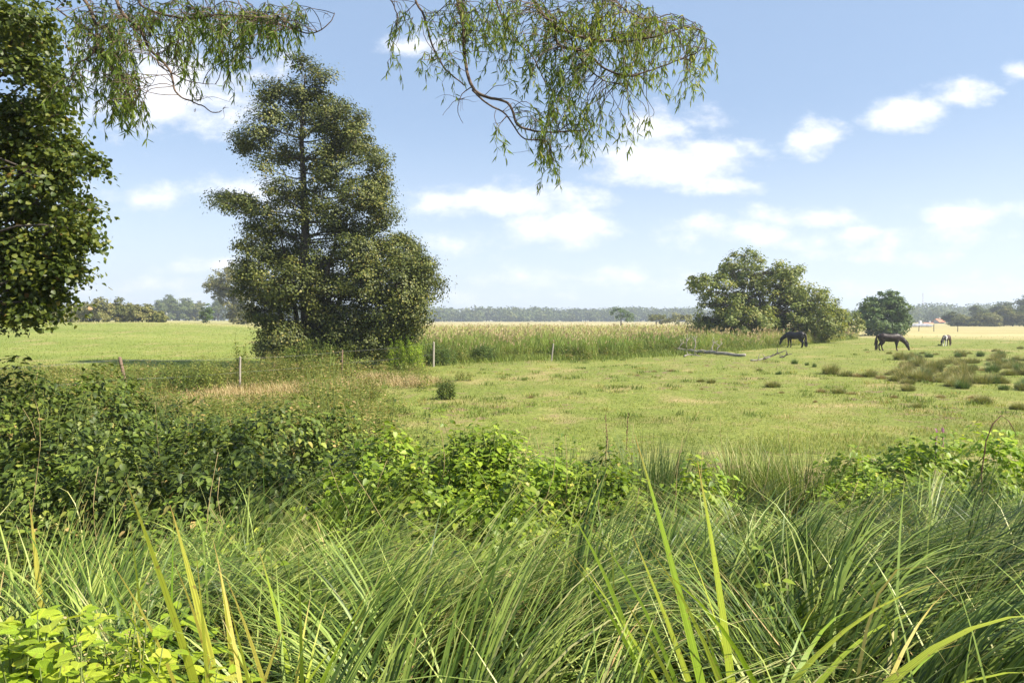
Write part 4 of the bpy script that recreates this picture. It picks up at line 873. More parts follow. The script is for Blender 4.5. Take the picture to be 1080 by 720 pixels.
def rush_clump(name, label, b, n, h, r, mat, w=.008, cat='rush clump', lean_az=None, group=None, curl=(.1, .9), nseg=6):
    mb = MB(); a = rng.uniform(0, 6.28, n); q = r * np.sqrt(rng.random(n))
    P = np.asarray(b) + np.stack([q * np.cos(a), q * np.sin(a), np.full(n, -.03)], -1)
    az = a + rng.normal(0, .6, n)
    if lean_az is not None: az = np.where(rng.random(n) < .6, lean_az + rng.normal(0, .5, n), az)
    mb.blades(P, az, h * rng.uniform(.6, 1.1, n), rng.uniform(.02, .3, n), rng.uniform(*curl, n), w * rng.uniform(.7, 1.3, n), rng.beta(2, 2, n), nseg, rng.normal(0, .4, n))
    o = mb.build(name, M[mat], loc=tuple(float(v) for v in b)); tag(o, label, cat, group); return o
RG = 'rush clumps along the edge of the bank'
rush_clump('rush_clump', 'narrow dark rush clump just right of the bindweed mound', gp(597, 8.6), 420, 1.1, .28, 'dark_rush', group=RG)
rush_clump('rush_clump', 'big dark rush clump in the centre right edge of the bank', gp(690, 8.4), 900, 1.15, .5, 'dark_rush', group=RG)
rush_clump('rush_clump', 'grey-green rush clump third from the bindweed mound', gp(790, 8.8), 700, 1.05, .5, 'sedge', group=RG)
rush_clump('rush_clump', 'rush clump fourth from the bindweed mound under a red stalk', gp(845, 8.2), 600, 1.1, .4, 'sedge', group=RG)
for (px, d, h, lab) in ((644, 9., 1.25, 'dark red dock stalk standing behind the big dark rush clump'), (657, 9.2, 1.25, 'second dark dock stalk right of the first, before the pasture'), (637, 9.3, .95, 'shortest dock stalk left of the two tall ones')):
    b = gp(px, d); mb = MB(); c = curve(b, b + [rng.normal(0, .05), 0, h], 8, 0, .02); mb.tube(c, np.linspace(.006, .003, 8), 4)
    n = 60; f = rng.uniform(.55, 1, n) * 6.999; i = f.astype(int); g = (f - i)[:, None]
    mb.leaves(c[i] * (1 - g) + c[i + 1] * g, rng.normal(size=(n, 3)), rng.normal(size=(n, 3)), .02, .015, rng.random(n))
    tag(mb.build('dock_stalk', M['stalk'], loc=tuple(b)), lab, 'dead stalk', 'dead dock stalks')
b = gp(1040, 7.); mb = MB(); c = np.array([at(1035, 500, 7.), at(1040, 465, 7.), at(1047, 447, 7.), at(1056, 438, 7.), at(1064, 444, 7.), at(1072, 458, 7.)]); mb.tube(np.concatenate([[b], c]), [.006, .006, .006, .006, .005, .005, .003], 5)
tag(mb.build('arched_stalk', M['stalk'], loc=tuple(b)), 'dark dead stalk arched like a hook at the right side of the bank', 'dead stalk')

# ------------------------------------------------------------------ nearest single plants
def iris(label, b, blades):
    blades = [(a_, L_, l_, c_, w_, r_, (rng.normal(0, .35) - a_ - math.pi / 2 if c_ < .8 else .9), x_, y_) for (a_, L_, l_, c_, w_, r_, t_, x_, y_) in blades]
    mb = MB()
    for (az, L, lean, curl, w, r, tw, dx, dy) in blades:
        mb.blades([np.asarray(b) + [dx, dy, -.03]], az, L, lean, curl, w, r, 12, tw, 2.6, 1.8)
    o = mb.build('iris_clump', M['iris'], loc=tuple(float(v) for v in b)); tag(o, label, 'iris leaves', 'yellow-green iris clumps'); return o
def rb(n, az, L, lean, curl, w, r, sp):
    return [(az + rng.normal(0, .5), L * rng.uniform(.75, 1.05), abs(rng.normal(lean, .1)), max(0, rng.normal(curl, .25)), w * rng.uniform(.7, 1.15), float(np.clip(rng.normal(r, .2), 0, 1)), rng.normal(0, .55) - az - math.pi / 2 if rng.random() < .9 else rng.normal(0, .5), rng.normal(0, sp), rng.normal(0, sp)) for _ in range(n)]
iris('clump of broad yellow-green iris leaves leaning left in the left foreground', gp(275, 2.0), rb(16, 2.8, 1.15, .2, .5, .022, .85, .13) + rb(9, .6, .95, .2, .5, .024, .65, .08) + [(3.0, 1.32, .3, .1, .036, .85, 1.2, 0, 0), (2.6, 1.2, .3, .2, .036, .9, .8, -.02, .03)])
iris('clump of long broad iris leaves arching right in the right foreground', gp(800, 1.85), rb(11, 2.7, 1.2, .2, .5, .024, .6, .08) + rb(20, .2, 1.35, .4, 1.5, .026, .7, .1) + [(2.9, 1.42, .2, .1, .036, .45, .3, 0, 0), (2.2, 1.3, .1, .15, .036, .7, .6, 0, .02), (.1, 1.45, .3, 1.6, .034, .75, .2, 0, 0), (-.2, 1.5, .45, 1.4, .034, .8, .2, .03, 0), (1.8, 1.15, .12, 1.0, .026, .8, .5, .02, .02)])
iris('single bright yellow iris leaf standing upright at the left edge', gp(62, 2.6), [(2.8, 1.15, .12, .05, .036, .95, 1.3, 0, 0), (.5, .95, .15, .5, .024, .6, .4, .05, 0), (1.5, .9, .1, .2, .02, .5, .2, -.06, .03)])
iris('upright olive iris leaf pair between the two left iris clumps', gp(168, 2.3), [(2.7, 1.1, .1, .1, .022, .8, .9, 0, 0), (.3, .8, .3, .9, .026, .9, .3, -.05, 0), (1.7, 1.15, .03, .05, .012, .1, .1, .02, .02)])
plant_thing('lime_leaf_plant', 'plant with big lime-green heart-shaped leaves in the bottom left corner', 'plant', gp(30, 1.85), 200, 'lime', .07, 24, .82, .52, spread=.14, droop=.35, wr=.85, start=.25, kind='heart')
plant_thing('lime_leaf_plant', 'smaller lime-leaved plant with rusty sprigs right of the corner plant', 'plant', gp(150, 1.9), 16, 'lime', .06, 10, .75, .2, spread=.08, droop=.3, wr=.8, start=.4, kind='heart')
plant_thing('rusty_sprig', 'rusty orange seed sprig beside the lime leaves in the bottom left', 'sprig', gp(122, 1.95), 14, 'dry_grass', .016, 60, .95, .1, spread=.03, droop=0.)

# ------------------------------------------------------------------ stuff: sedge bed on the near bank
def sedge():
    mb = MB(); C = []
    tries = 0
    while len(C) < 250 and tries < 9000:
        tries += 1
        d = 1.75 + 4.7 * rng.random() ** .8; px = rng.uniform(-240, 1320); x = (px - CX) / F * d
        if d > 4.9 and 370 < px < 620: continue
        if d > 4.4 and px < 230: continue
        if d < 2.2 and px < 175: continue
        if 3.4 < d and 400 < px < 510: continue
        if any((x - c[0]) ** 2 + (d - c[1]) ** 2 < .37 ** 2 for c in C): continue
        C.append((x, d, px))
    for (x, d, px) in C:
        hf = float(np.interp(px, [0, 250, 450, 700, 850, 1080], [.85, .95, .9, .93, 1.05, 1.12])) * rng.uniform(.8, 1.15) * (.85 if d < 2. else 1)
        if px < 240: wind = rng.normal(.3, .9)
        elif px < 420: wind = rng.normal(3.0, .6) if rng.random() < .6 else rng.normal(.2, .5)
        elif px < 760: wind = rng.normal(.2, .45) if rng.random() < .75 else rng.normal(3.1, .4)
        else: wind = rng.normal(-.1, .35) if rng.random() < .85 else rng.normal(2.9, .4)
        r = rng.uniform(.14, .26); cv = rng.uniform(1., 1.9); base = rng.uniform(-.2, .15)
        for lock in range(int(rng.integers(6, 10))):
            n = int(rng.uniform(12, 24)); la = wind + rng.normal(0, .4); q0 = r * math.sqrt(rng.random()); a0 = rng.uniform(0, 6.28)
            X = x + q0 * math.cos(a0) + rng.normal(0, .045, n); Y = d + q0 * math.sin(a0) + rng.normal(0, .045, n)
            P = np.stack([X, Y, ground_z(X, Y) - .03], -1)
            L = hf * rng.uniform(.95, 1.35) * (1 + .1 * (cv - 1)); ln = abs(rng.normal(.08, .1)); cl = max(.3, rng.normal(cv, .3)); tw0 = rng.normal(0, .5)
            stray = rng.random(n) < .07
            az = la + rng.normal(0, .1, n) + stray * rng.normal(0, 1., n)
            mb.blades(P, az, L * rng.uniform(.82, 1.08, n), ln + rng.normal(0, .035, n), cl + rng.normal(0, .1, n), rng.uniform(.01, .018, n) * (1 if d > 2.4 else .75), np.clip(rng.beta(1.7, 2., n) * .95 + base, 0, 1), 9, tw0 + rng.normal(0, .3, n), 2.8, 1.35)
    n = 1600; d = rng.uniform(1.6, 6.3, n); X = rng.uniform(-.9, .9, n) * d; P = np.stack([X, d, ground_z(X, d) + rng.uniform(0, .35, n)], -1)
    mb.blades(P, rng.uniform(0, 6.28, n), rng.uniform(.3, .8, n), rng.uniform(.5, 1.3, n), rng.uniform(0, .6, n), rng.uniform(.006, .012, n), rng.uniform(.5, 1, n), 4, 0.)
    # bent and broken blades
    n = 160; d = rng.uniform(1.7, 6., n); X = rng.uniform(-.85, .85, n) * d; P = np.stack([X, d, ground_z(X, d)], -1)
    mb.blades(P, rng.uniform(0, 6.28, n), rng.uniform(.8, 1.4, n), rng.uniform(.05, .3, n), rng.uniform(1.8, 2.8, n), rng.uniform(.007, .011, n), rng.uniform(.4, .95, n), 10, rng.normal(0, .5, n), 3., 5.)
    o = mb.build('sedge', M['sedge']); tag(o, 'dense arching sedge and rough grass covering the near bank', 'sedge', kind='stuff')
sedge()

# leafy undergrowth: nettles and climbers behind the sedge
def undergrowth():
    nl, bl, st = MB(), MB(), MB()
    tall = lambda px, d: float(np.interp(px, [-100, 60, 180, 290, 350, 420, 520, 620, 1080], [1.55, 1.5, 1.3, .88, 1.0, 1.1, 1.12, 1.2, 1.05]))
    far = lambda px: float(np.interp(px, [-100, 180, 330, 430, 520, 700, 1100], [14, 13, 12.5, 10., 8.8, 8.6, 9.]))
    near = lambda px: float(np.interp(px, [-100, 250, 430, 560, 800, 1100], [4.4, 4.8, 4.2, 4.6, 5.6, 6.2]))
    n = 0
    while n < 1900:
        px = rng.uniform(-120, 1180)
        if px > 560 and fbm(px * .011 + 11, 4.2, 2) < .3 + .1 * rng.random(): continue
        dn, df = near(px), far(px); d = dn + (df - dn) * rng.random() ** .9
        if px > 560 and d > 8.9 and rng.random() < .5: continue
        h = .72 * tall(px, d) * (.62 + .38 * sstep(dn, dn + 3.2, d)) * rng.uniform(.75, 1.1) * (.3 + 1.4 * float(fbm(px * .016, d * .8, 2)))
        if px > 330: h *= 1 - .3 * sstep(df - 2, df, d)
        if fbm(px * .03 + 40, d * 1.1, 2) < .36: continue
        spike = rng.random() < .14; h *= rng.uniform(1.2, 1.45) if spike else 1.
        b = gp(px, d)
        green = fbm(px * .012 + 3, d * .35) + (px - 400) * .0009 + (.12 if d < 6.5 else 0) + rng.normal(0, .08)
        mb, rs = (bl, 0.) if green > .53 else (nl, 0.)
        big = rng.uniform(.5, .75) if spike else rng.uniform(.7, 1.15); leafy_plant(mb, st, b, h, int((44 if spike else 34) * max(.6, h)), (.115 if mb is nl else .1) * big, spread=.2, droop=.5, wr=.55 if mb is nl else .72, rs=rng.uniform(-.22, .2), start=.2, kind='ovate' if mb is nl else 'heart')
        n += 1
    for _ in range(90):
        px = rng.uniform(150, 620) if rng.random() < .75 else rng.uniform(620, 1080); d = rng.uniform(2.9, 5.4)
        leafy_plant(bl if rng.random() < .6 else nl, st, gp(px, d), rng.uniform(.55, .95), 26, .06 * rng.uniform(.8, 1.3), spread=.12, droop=.4, wr=.62, start=.35)
    cn = MB()
    for _ in range(70):
        px = rng.uniform(-60, 900); d = rng.uniform(near(px), far(px)); b = gp(px, d); h = tall(px, d) * rng.uniform(.8, 1.25)
        cn.tube(curve(b, b + [rng.normal(0, .35), rng.normal(0, .2), h], 8, .0, .08), np.linspace(.005, .002, 8), 4)
    o = cn.build('dead_canes', M['dry_grass']); tag(o, 'pale dead canes sticking out of the undergrowth', 'canes', kind='stuff')
    o = nl.build('nettles', M['nettle']); tag(o, 'dark green nettles and brambles massed behind the sedge', 'undergrowth', kind='stuff')
    o = bl.build('climbing_weeds', M['bindweed']); tag(o, 'fresh yellow-green climbing weeds tangled along the bank', 'undergrowth', kind='stuff')
    o = st.build('weed_stems', M['stem']); tag(o, 'thin stems within the undergrowth of the bank', 'stems', kind='stuff')
undergrowth()

# mixed herbs between bank and fence; grass at the right-hand edge
def herbs():
    lf, st, gr = MB(), MB(), MB()
    n = 0
    while n < 2300:
        px = rng.uniform(-60, 470); d = rng.uniform(10.5, 31)
        lim = np.interp(d, [10, 14, 20, 26, 31], [430, 430, 405, 400, 430])
        if px > lim + rng.normal(0, 12): continue
        x = (px - CX) / F * d
        if dry_mask(np.array(x), np.array(d)) > .2 and rng.random() < .93: continue
        edge = float(np.clip((lim + 10 - px) / 70, .25, 1)) * (1.55 if px > 320 else 1.); b = gp(px, d); h = rng.uniform(.3, .8) * (.4 + 1.2 * float(fbm(x * .4, d * .4, 2))) * (1.25 if d < 15 else .9) * edge
        if 190 < px < 320 and d < 22: h = min(h, max(.12, 2.5 * (1 - d / 23.5) * rng.uniform(.6, .95)))
        leafy_plant(lf, st, b, h, 20, .075 + .002 * d, spread=.16, droop=.2, wr=.42, kind='hex', rs=rng.uniform(-.3, .25)); n += 1
    for _ in range(520):
        px = rng.uniform(215, 455); d = rng.uniform(24, 33); x = (px - CX) / F * d; b = gp(px, d)
        if dry_mask(np.array(x), np.array(d)) > .2 and rng.random() < .85: continue
        leafy_plant(lf, st, b, rng.uniform(.4, 1.1) * (.4 + 1.1 * float(fbm(x * .5, d * .5, 2))), 26, .12, spread=.22, droop=.2, wr=.4, kind='hex', rs=rng.uniform(-.3, .3))
    k = 26000; d = rng.uniform(10, 33, k); px = rng.uniform(-80, 480, k); ok = px < np.interp(d, [10, 14, 20, 26, 33], [440, 450, 430, 425, 470]); d, px = d[ok], px[ok]; k = len(d); x = (px - CX) / F * d
    eg = np.clip((np.interp(d, [10, 14, 20, 26, 33], [440, 450, 430, 425, 470]) - px) / 90, .15, 1) * (.4 + 1.2 * fbm(x * .5, d * .5, 2)) * np.where((px > 190) & (px < 320), .5, 1)
    gr.blades(np.stack([x, d, ground_z(x, d)], -1), rng.uniform(0, 6.28, k), rng.uniform(.2, .6, k) * eg, rng.uniform(.05, .4, k), rng.uniform(.1, .8, k), rng.uniform(.008, .016, k) * (.6 + d / 25), rng.random(k), 3)
    k = 16000; i = rng.integers(len(DRY), size=k); D = np.array(DRY)[i]; x = D[:, 0] + rng.normal(0, .45, k) * D[:, 2]; y = D[:, 1] + rng.normal(0, .45, k) * D[:, 3]
    dr = MB(); dr.blades(np.stack([x, y, ground_z(x, y)], -1), rng.uniform(0, 6.28, k), rng.uniform(.12, .4, k), rng.uniform(.2, 1.2, k), rng.uniform(.1, .8, k), rng.uniform(.01, .02, k), rng.random(k), 2)
    tag(lf.build('herbs', M['herb']), 'mixed olive herbs between the nettles and the fence', 'herbs', kind='stuff')
    tag(st.build('herb_stems', M['stem']), 'thin stems of the mixed herbs before the fence', 'stems', kind='stuff')
    tag(gr.build('rough_grass', M['herb']), 'rough grass growing between herbs in front of the fence', 'grass', kind='stuff')
    tag(dr.build('dry_grass', M['dry_grass']), 'straw-coloured dry grass patch before the wire fence', 'grass', kind='stuff')
herbs()

# reed bed
def reeds():
    mb, pl = MB(), MB()
    def front(px): return np.interp(px, [200, 440, 550, 640, 730, 800, 860, 905], [44, 41, 44, 45.5, 51, 60, 74, 92])
    def edge(px): return np.interp(px, [200, 905], [0, 0])
    n1 = 9000; px = rng.uniform(395, 900, n1); d = front(px) + rng.random(n1) ** 1.4 * 7 + (fbm(px * .03, px * 0 + 2.5, 3) - .5) * 9; s1 = np.ones(n1)
    n2 = 11000; px2 = rng.uniform(330, 905, n2); d2 = front(px2) + 6 + rng.random(n2) ** 1.6 * 170
    k2 = px2 > 445 - (d2 - 45) / 200 * 170; px2, d2 = px2[k2], d2[k2]
    px = np.concatenate([px, px2]); d = np.concatenate([d, d2]); w = np.maximum(1, d / 48); n = len(px)
    x = (px - CX) / F * d; z = ground_z(x, d)
    h = rng.uniform(.9, 2.0, n) * (.45 + .9 * fbm(x * .45, d * .3)) * np.where(d > 75, .72, 1) * np.where(d < front(px) + 1.5, rng.uniform(.5, 1., n), 1) * np.interp(px, [400, 700, 905], [1, 1, .75])
    base = np.clip(fbm(x * .3 + 7, d * .3, 3) * 1.1 - .2, 0, 1) * .55 + .1 + np.where(d > 60, .3, 0)
    P = np.stack([x, d, z - .02], -1)
    for j in range(5):
        a = rng.uniform(0, 6.28, n); f = rng.uniform(0, .6, n) if j else np.zeros(n)
        Q = P.copy(); Q[:, 2] += h * f; Q[:, :2] += rng.normal(0, .15, (n, 2))
        keep = (rng.random(n) < .8) | (d < front(px) + 6)
        mb.blades(Q[keep], a[keep], (h * (1 - f) * rng.uniform(.6, 1., n) if j else h)[keep], (rng.uniform(.05, .5, n) if j else rng.uniform(0, .12, n))[keep], (rng.uniform(.3, 1.3, n) if j else rng.uniform(0, .3, n))[keep], (rng.uniform(.02, .04, n) * w)[keep], np.clip(base + rng.normal(0, .15, n), 0, 1)[keep], 3)
    kp = rng.random(n) < np.where(d < front(px) + 3, .12, .3); Pk = P[kp].copy(); m = kp.sum(); Pk[:, 2] += h[kp] * .95; Pk[:, :2] += rng.normal(0, .12, (m, 2))
    for j in range(3):
        pl.leaves(Pk + rng.normal(0, .04, (m, 3)), np.stack([rng.normal(.3, .3, m), rng.normal(0, .3, m), np.ones(m)], -1), rng.normal(size=(m, 3)), rng.uniform(.15, .3, m), rng.uniform(.04, .08, m) * w[kp], rng.random(m), 'diamond')
    hf_, hs_ = MB(), MB()
    for _ in range(420):
        q = rng.uniform(400, 890); dd = float(front(q)) + rng.normal(-.3, 1.3) + (float(fbm(q * .03, 2.5, 3)) - .5) * 9
        leafy_plant(hf_, hs_, gp(q, dd), rng.uniform(.4, 1.3) * float(fbm(q * .05, 9., 2)) * 1.6, 24, .17, spread=.25, droop=.1, wr=.35, kind='hex', rs=rng.uniform(-.4, .2))
    tag(hf_.build('reed_edge_weeds', M['herb']), 'mixed green weeds softening the front edge of the reeds', 'weeds', kind='stuff'); tag(hs_.build('weed_stems', M['stem']), 'thin stems of the weeds along the reed edge', 'stems', kind='stuff')
    tag(mb.build('reeds', M['reed']), 'tall yellow-green reed bed stretching across the middle distance', 'reeds', kind='stuff')
    tag(pl.build('reed_plumes', M['plume']), 'tan feathery plumes topping the reed bed', 'reeds', kind='stuff')
reeds()

# short pasture grass, lush strip at the reed foot, field grass
def grass():
    mb = MB()
    n = 150000; py = 337 + 8 + 135 * rng.random(n) ** .75; px = rng.uniform(-40, 1120, n); d = CAM_Z * F / (py - 337); x = (px - CX) / F * d
    front = np.interp(px, [200, 440, 550, 640, 730, 800, 860, 905], [44, 41, 44, 45.5, 51, 60, 74, 92]); front = np.where(px > 905, 105, front)
    ok = (d < front) & ((px > 380) | (d < 20)) & (rng.random(n) < .35 + .9 * fbm(x * .8, d * .8))
    x, d = x[ok], d[ok]; n = len(x); tall = sstep(.52, .75, fbm(x * .35 + 40, d * .35, 3))
    mb.blades(np.stack([x, d, ground_z(x, d) - .01], -1), rng.uniform(0, 6.28, n), rng.uniform(.03, .075, n) * (1 + 1.3 * tall) * (.8 + d / 50), rng.uniform(.1, .8, n), rng.uniform(.2, .9, n), rng.uniform(.006, .012, n) * (.7 + d / 22), np.clip(rng.beta(2, 2.2, n) + (fbm(x * .5, d * .5) - .5) * .8, 0, 1), 2)
    nt_ = 480; py = 337 + 22 + 85 * rng.random(nt_); px = rng.uniform(400, 1100, nt_); dd = CAM_Z * F / (py - 337); xx = (px - CX) / F * dd
    ok = rng.random(nt_) < (fbm(xx * .25 + 3, dd * .25, 3) - .35) * 3; xx, dd = xx[ok], dd[ok]; m_ = len(xx); kk = 36
    X = np.repeat(xx, kk) + rng.normal(0, .16, m_ * kk); Y = np.repeat(dd, kk) + rng.normal(0, .16, m_ * kk); hh = np.repeat(rng.uniform(.08, .22, m_), kk)
    mb.blades(np.stack([X, Y, ground_z(X, Y)], -1), rng.uniform(0, 6.28, m_ * kk), hh * rng.uniform(.6, 1.1, m_ * kk), rng.uniform(.1, .7, m_ * kk), rng.uniform(.2, .9, m_ * kk), .012 + .0006 * Y, np.clip(np.repeat(np.where(rng.random(m_) < .75, rng.uniform(0, .3, m_), rng.uniform(.85, 1, m_)), kk) + rng.normal(0, .1, m_ * kk), 0, 1), 2)
    # lush fringe along the reeds
    n = 16000; px = rng.uniform(430, 905, n); fr = np.interp(px, [200, 440, 550, 640, 730, 800, 860, 905], [44, 41, 44, 45.5, 51, 60, 74, 92]); d = fr - np.abs(rng.normal(0, 1.8, n)) - .2 ; x = (px - CX) / F * d
    mb.blades(np.stack([x, d, ground_z(x, d)], -1), rng.uniform(0, 6.28, n), rng.uniform(.15, .5, n) * (.5 + fbm(x * .5, d * .5)), rng.uniform(.1, .6, n), rng.uniform(.2, .8, n), rng.uniform(.015, .04, n), rng.beta(1.5, 3, n), 3)
    tag(mb.build('grass', M['grass']), 'short grazed pasture grass with longer tufts along the reeds', 'grass', kind='stuff')
    m2 = MB(); n = 60000; px = rng.uniform(-60, 330, n); d = np.exp(rng.uniform(np.log(26), np.log(150), n)); x = (px - CX) / F * d
    m2.blades(np.stack([x, d, ground_z(x, d)], -1), rng.uniform(0, 6.28, n), rng.uniform(.05, .13, n), rng.uniform(.1, .6, n), rng.uniform(.2, .8, n), .0005 * d, np.clip(rng.beta(2, 2.5, n) + .25 * sstep(90, 140, d), 0, 1), 2)
    tag(m2.build('field_grass', M['grass']), 'longer green meadow grass of the field left of the alder', 'grass', kind='stuff')
    # edge-of-bank grass stems to the right, in front of the pasture
    m3 = MB(); n = 1500; px = rng.uniform(560, 1160, n); d = rng.uniform(7., 10.2, n); x = (px - CX) / F * d
    m3.blades(np.stack([x, d, ground_z(x, d)], -1), rng.uniform(0, 6.28, n), rng.uniform(.25, 1.05, n) * np.interp(px, [560, 800, 900, 1160], [.6, .75, 1, 1]), rng.uniform(.02, .4, n), rng.uniform(.1, 1.3, n), rng.uniform(.008, .016, n), rng.beta(2, 2, n), 5)
    tag(m3.build('bank_grass', M['sedge']), 'tall loose grass fringing the bank in front of the pasture', 'grass', kind='stuff')
grass()
for (px, d, lab) in ((985, 8.2, 'pale pink flower spike left among the bank grasses'), (992, 8.3, 'pale pink flower spike right beside another in bank grass')):
    b = gp(px, d); mb = MB(); c = curve(b, b + [.03, 0, 1.2], 6, 0, .01); mb.tube(c, .004, 4, 0.)
    n = 50; f = rng.uniform(.75, 1, n)[:, None]; mb.leaves(c[0] + (c[-1] - c[0]) * f, rng.normal(size=(n, 3)), rng.normal(size=(n, 3)), .022, .018, rng.random(n))
    tag(mb.build('flower_spike', M['pink'], loc=tuple(b)), lab, 'flower')

# ------------------------------------------------------------------ air
def haze():
    mb = MB(); mb.box((0, 0, 39.), (3400, 3400, 82.))
    m, nt, out = nodes('haze_air'); v = N(nt, 'ShaderNodeVolumePrincipled', i={'Color': (.82, .9, 1., 1), 'Density': HAZE, 'Anisotropy': .2}); nt.links.new(v.outputs[0], out.inputs['Volume'])
    o = mb.build('haze', m, smooth=False); tag(o, kind='stuff', label='thin blue haze in the air over the whole landscape', cat='haze')
HAZE = .0005
haze()

# ------------------------------------------------------------------ sky, sun, camera
SUN_EL, SUN_AZ = R(46), R(112)       # azimuth clockwise from +Y (view direction)
w = bpy.data.worlds.new('World'); SC.world = w; w.use_nodes = True
nt = w.node_tree; nt.nodes.clear()
out = N(nt, 'ShaderNodeOutputWorld'); bg = N(nt, 'ShaderNodeBackground'); bg.inputs[1].default_value = .053
sky = N(nt, 'ShaderNodeTexSky', sky_type='NISHITA', sun_disc=False); sky.sun_elevation = SUN_EL; sky.sun_rotation = SUN_AZ; sky.air_density = 1.; sky.dust_density = .6; sky.ozone_density = 1.5
tc = N(nt, 'ShaderNodeTexCoord'); sp = N(nt, 'ShaderNodeSeparateXYZ'); nt.links.new(tc.outputs['Generated'], sp.inputs[0])
def math_(op, a, b=None, c=None, clamp=False):
    m = N(nt, 'ShaderNodeMath', operation=op, use_clamp=clamp)
    for i, v in enumerate((a, b, c)):
        if v is None: continue
        if isinstance(v, (int, float)): m.inputs[i].default_value = v
        else: nt.links.new(v, m.inputs[i])
    return m.outputs[0]
yy = math_('MAXIMUM', sp.outputs[1], .05)
u = math_('DIVIDE', sp.outputs[0], yy); v = math_('DIVIDE', sp.outputs[2], yy)
uv = N(nt, 'ShaderNodeCombineXYZ'); nt.links.new(u, uv.inputs[0]); nt.links.new(v, uv.inputs[1])
mp = N(nt, 'ShaderNodeMapping', i={'Scale': (1., 1.7, 1.)}); nt.links.new(uv.outputs[0], mp.inputs[0])
nz = N(nt, 'ShaderNodeTexNoise', i={'Scale': 13., 'Detail': 9., 'Roughness': .62}); nt.links.new(mp.outputs[0], nz.inputs['Vector'])
nl = N(nt, 'ShaderNodeTexNoise', i={'Scale': 4.5, 'Detail': 2.}); nt.links.new(mp.outputs[0], nl.inputs['Vector'])
wob = N(nt, 'ShaderNodeVectorMath', operation='MULTIPLY_ADD'); nt.links.new(nl.outputs['Color'], wob.inputs[0]); wob.inputs[1].default_value = (.07, .035, 0); wob.inputs[2].default_value = (-.035, -.0175, 0)
pos = N(nt, 'ShaderNodeVectorMath', operation='ADD'); nt.links.new(uv.outputs[0], pos.inputs[0]); nt.links.new(wob.outputs[0], pos.inputs[1])
CL = [(705, 168, 92, 30, 1.), (690, 135, 40, 22, .8), (757, 195, 50, 13, .8), (540, 212, 105, 22, .95), (590, 240, 70, 22, .95), (465, 210, 28, 12, .8), (865, 141, 36, 19, .85), (960, 120, 60, 20, .85), (1012, 104, 36, 20, .9), (850, 228, 85, 14, .75), (790, 246, 110, 20, .55), (905, 246, 30, 9, .7),
      (1020, 230, 75, 14, .6), (990, 250, 75, 13, .5), (930, 270, 90, 9, .45), (170, 85, 120, 60, .8), (210, 100, 90, 34, .7), (150, 212, 50, 16, .6), (260, 205, 50, 20, .7), (757, 121, 40, 14, .5), (1080, 75, 26, 12, .6), (600, 292, 180, 14, .45), (440, 42, 40, 14, .7), (235, 280, 60, 12, .6), (150, 300, 140, 10, .4), (480, 262, 80, 12, .3), (1070, 252, 30, 10, .5), (800, 300, 300, 9, .3), (350, 312, 300, 8, .3), (1020, 305, 120, 8, .3)]
acc = None
for (px, py, rx, ry, s) in CL:
    a = N(nt, 'ShaderNodeVectorMath', operation='SUBTRACT'); nt.links.new(pos.outputs[0], a.inputs[0]); a.inputs[1].default_value = ((px - CX) / F, (HOR - py) / F, 0)
    m_ = N(nt, 'ShaderNodeVectorMath', operation='MULTIPLY'); nt.links.new(a.outputs[0], m_.inputs[0]); m_.inputs[1].default_value = (F / rx, F / ry, 0)
    l = N(nt, 'ShaderNodeVectorMath', operation='LENGTH'); nt.links.new(m_.outputs[0], l.inputs[0])
    f = math_('MULTIPLY_ADD', l.outputs['Value'], -s * .82, s)
    acc = f if acc is None else math_('MAXIMUM', acc, f)
den = math_('ADD', acc, math_('MULTIPLY_ADD', nz.outputs[0], 1.9, -.95))
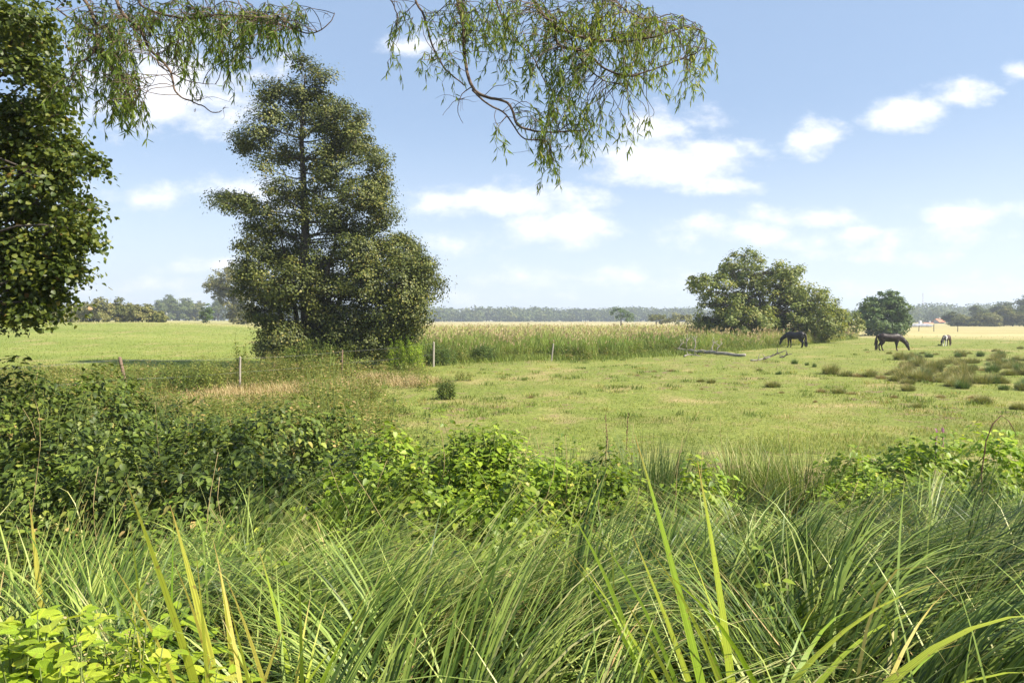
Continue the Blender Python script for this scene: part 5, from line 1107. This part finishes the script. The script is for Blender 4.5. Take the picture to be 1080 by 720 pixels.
mr = N(nt, 'ShaderNodeMapRange', interpolation_type='SMOOTHSTEP', i={1: -.02, 2: .8, 3: 0., 4: .86}); nt.links.new(den, mr.inputs[0])
fw = math_('GREATER_THAN', sp.outputs[1], .05); mask = math_('MULTIPLY', mr.outputs[0], fw)
# faint veil toward the horizon in all directions
cc = mix(nt, math_('MULTIPLY_ADD', nz.outputs[0], 2.2, -.7, True), (9.2, 9.3, 10.), (12.2, 12., 12.))
skyc = mix(nt, .45, sky.outputs[0], (4.9, 6.9, 10.2))
hz = N(nt, 'ShaderNodeMapRange', interpolation_type='SMOOTHSTEP', i={1: -.02, 2: .3, 3: .6, 4: 0.}); nt.links.new(sp.outputs[2], hz.inputs[0])
skyc = mix(nt, hz.outputs[0], skyc, (8.8, 9.6, 10.6))
fin = mix(nt, mask, skyc, cc); nt.links.new(fin, bg.inputs[0]); nt.links.new(bg.outputs[0], out.inputs[0])

sl = bpy.data.lights.new('sun', 'SUN'); sl.energy = 5.; sl.angle = R(.5); sl.color = (1., .93, .81)
so = bpy.data.objects.new('sun', sl); COL.objects.link(so)
from mathutils import Vector
dirv = Vector((math.sin(SUN_AZ) * math.cos(SUN_EL), math.cos(SUN_AZ) * math.cos(SUN_EL), math.sin(SUN_EL)))
so.rotation_euler = dirv.to_track_quat('Z', 'Y').to_euler(); so.location = (0, -5, 30)

cam = bpy.data.cameras.new('camera'); cam.lens = 24; cam.sensor_width = 36; cam.clip_start = .05; cam.clip_end = 8000; cam.shift_y = -(360 - HOR) / 1080
co = bpy.data.objects.new('camera', cam); COL.objects.link(co); co.location = (0, 0, CAM_Z); co.rotation_euler = (R(90), 0, 0); SC.camera = co
SC.view_settings.view_transform = 'Standard'; SC.view_settings.look = 'None'; SC.view_settings.gamma = 1.; SC.view_settings.use_curve_mapping = False; SC.view_settings.exposure = 1.22
SC.cycles.max_bounces = 6; SC.cycles.diffuse_bounces = 3; SC.cycles.glossy_bounces = 2; SC.cycles.transmission_bounces = 4; SC.cycles.volume_bounces = 0; SC.cycles.transparent_max_bounces = 4
SC.cycles.use_denoising = True; SC.cycles.sample_clamp_indirect = 6
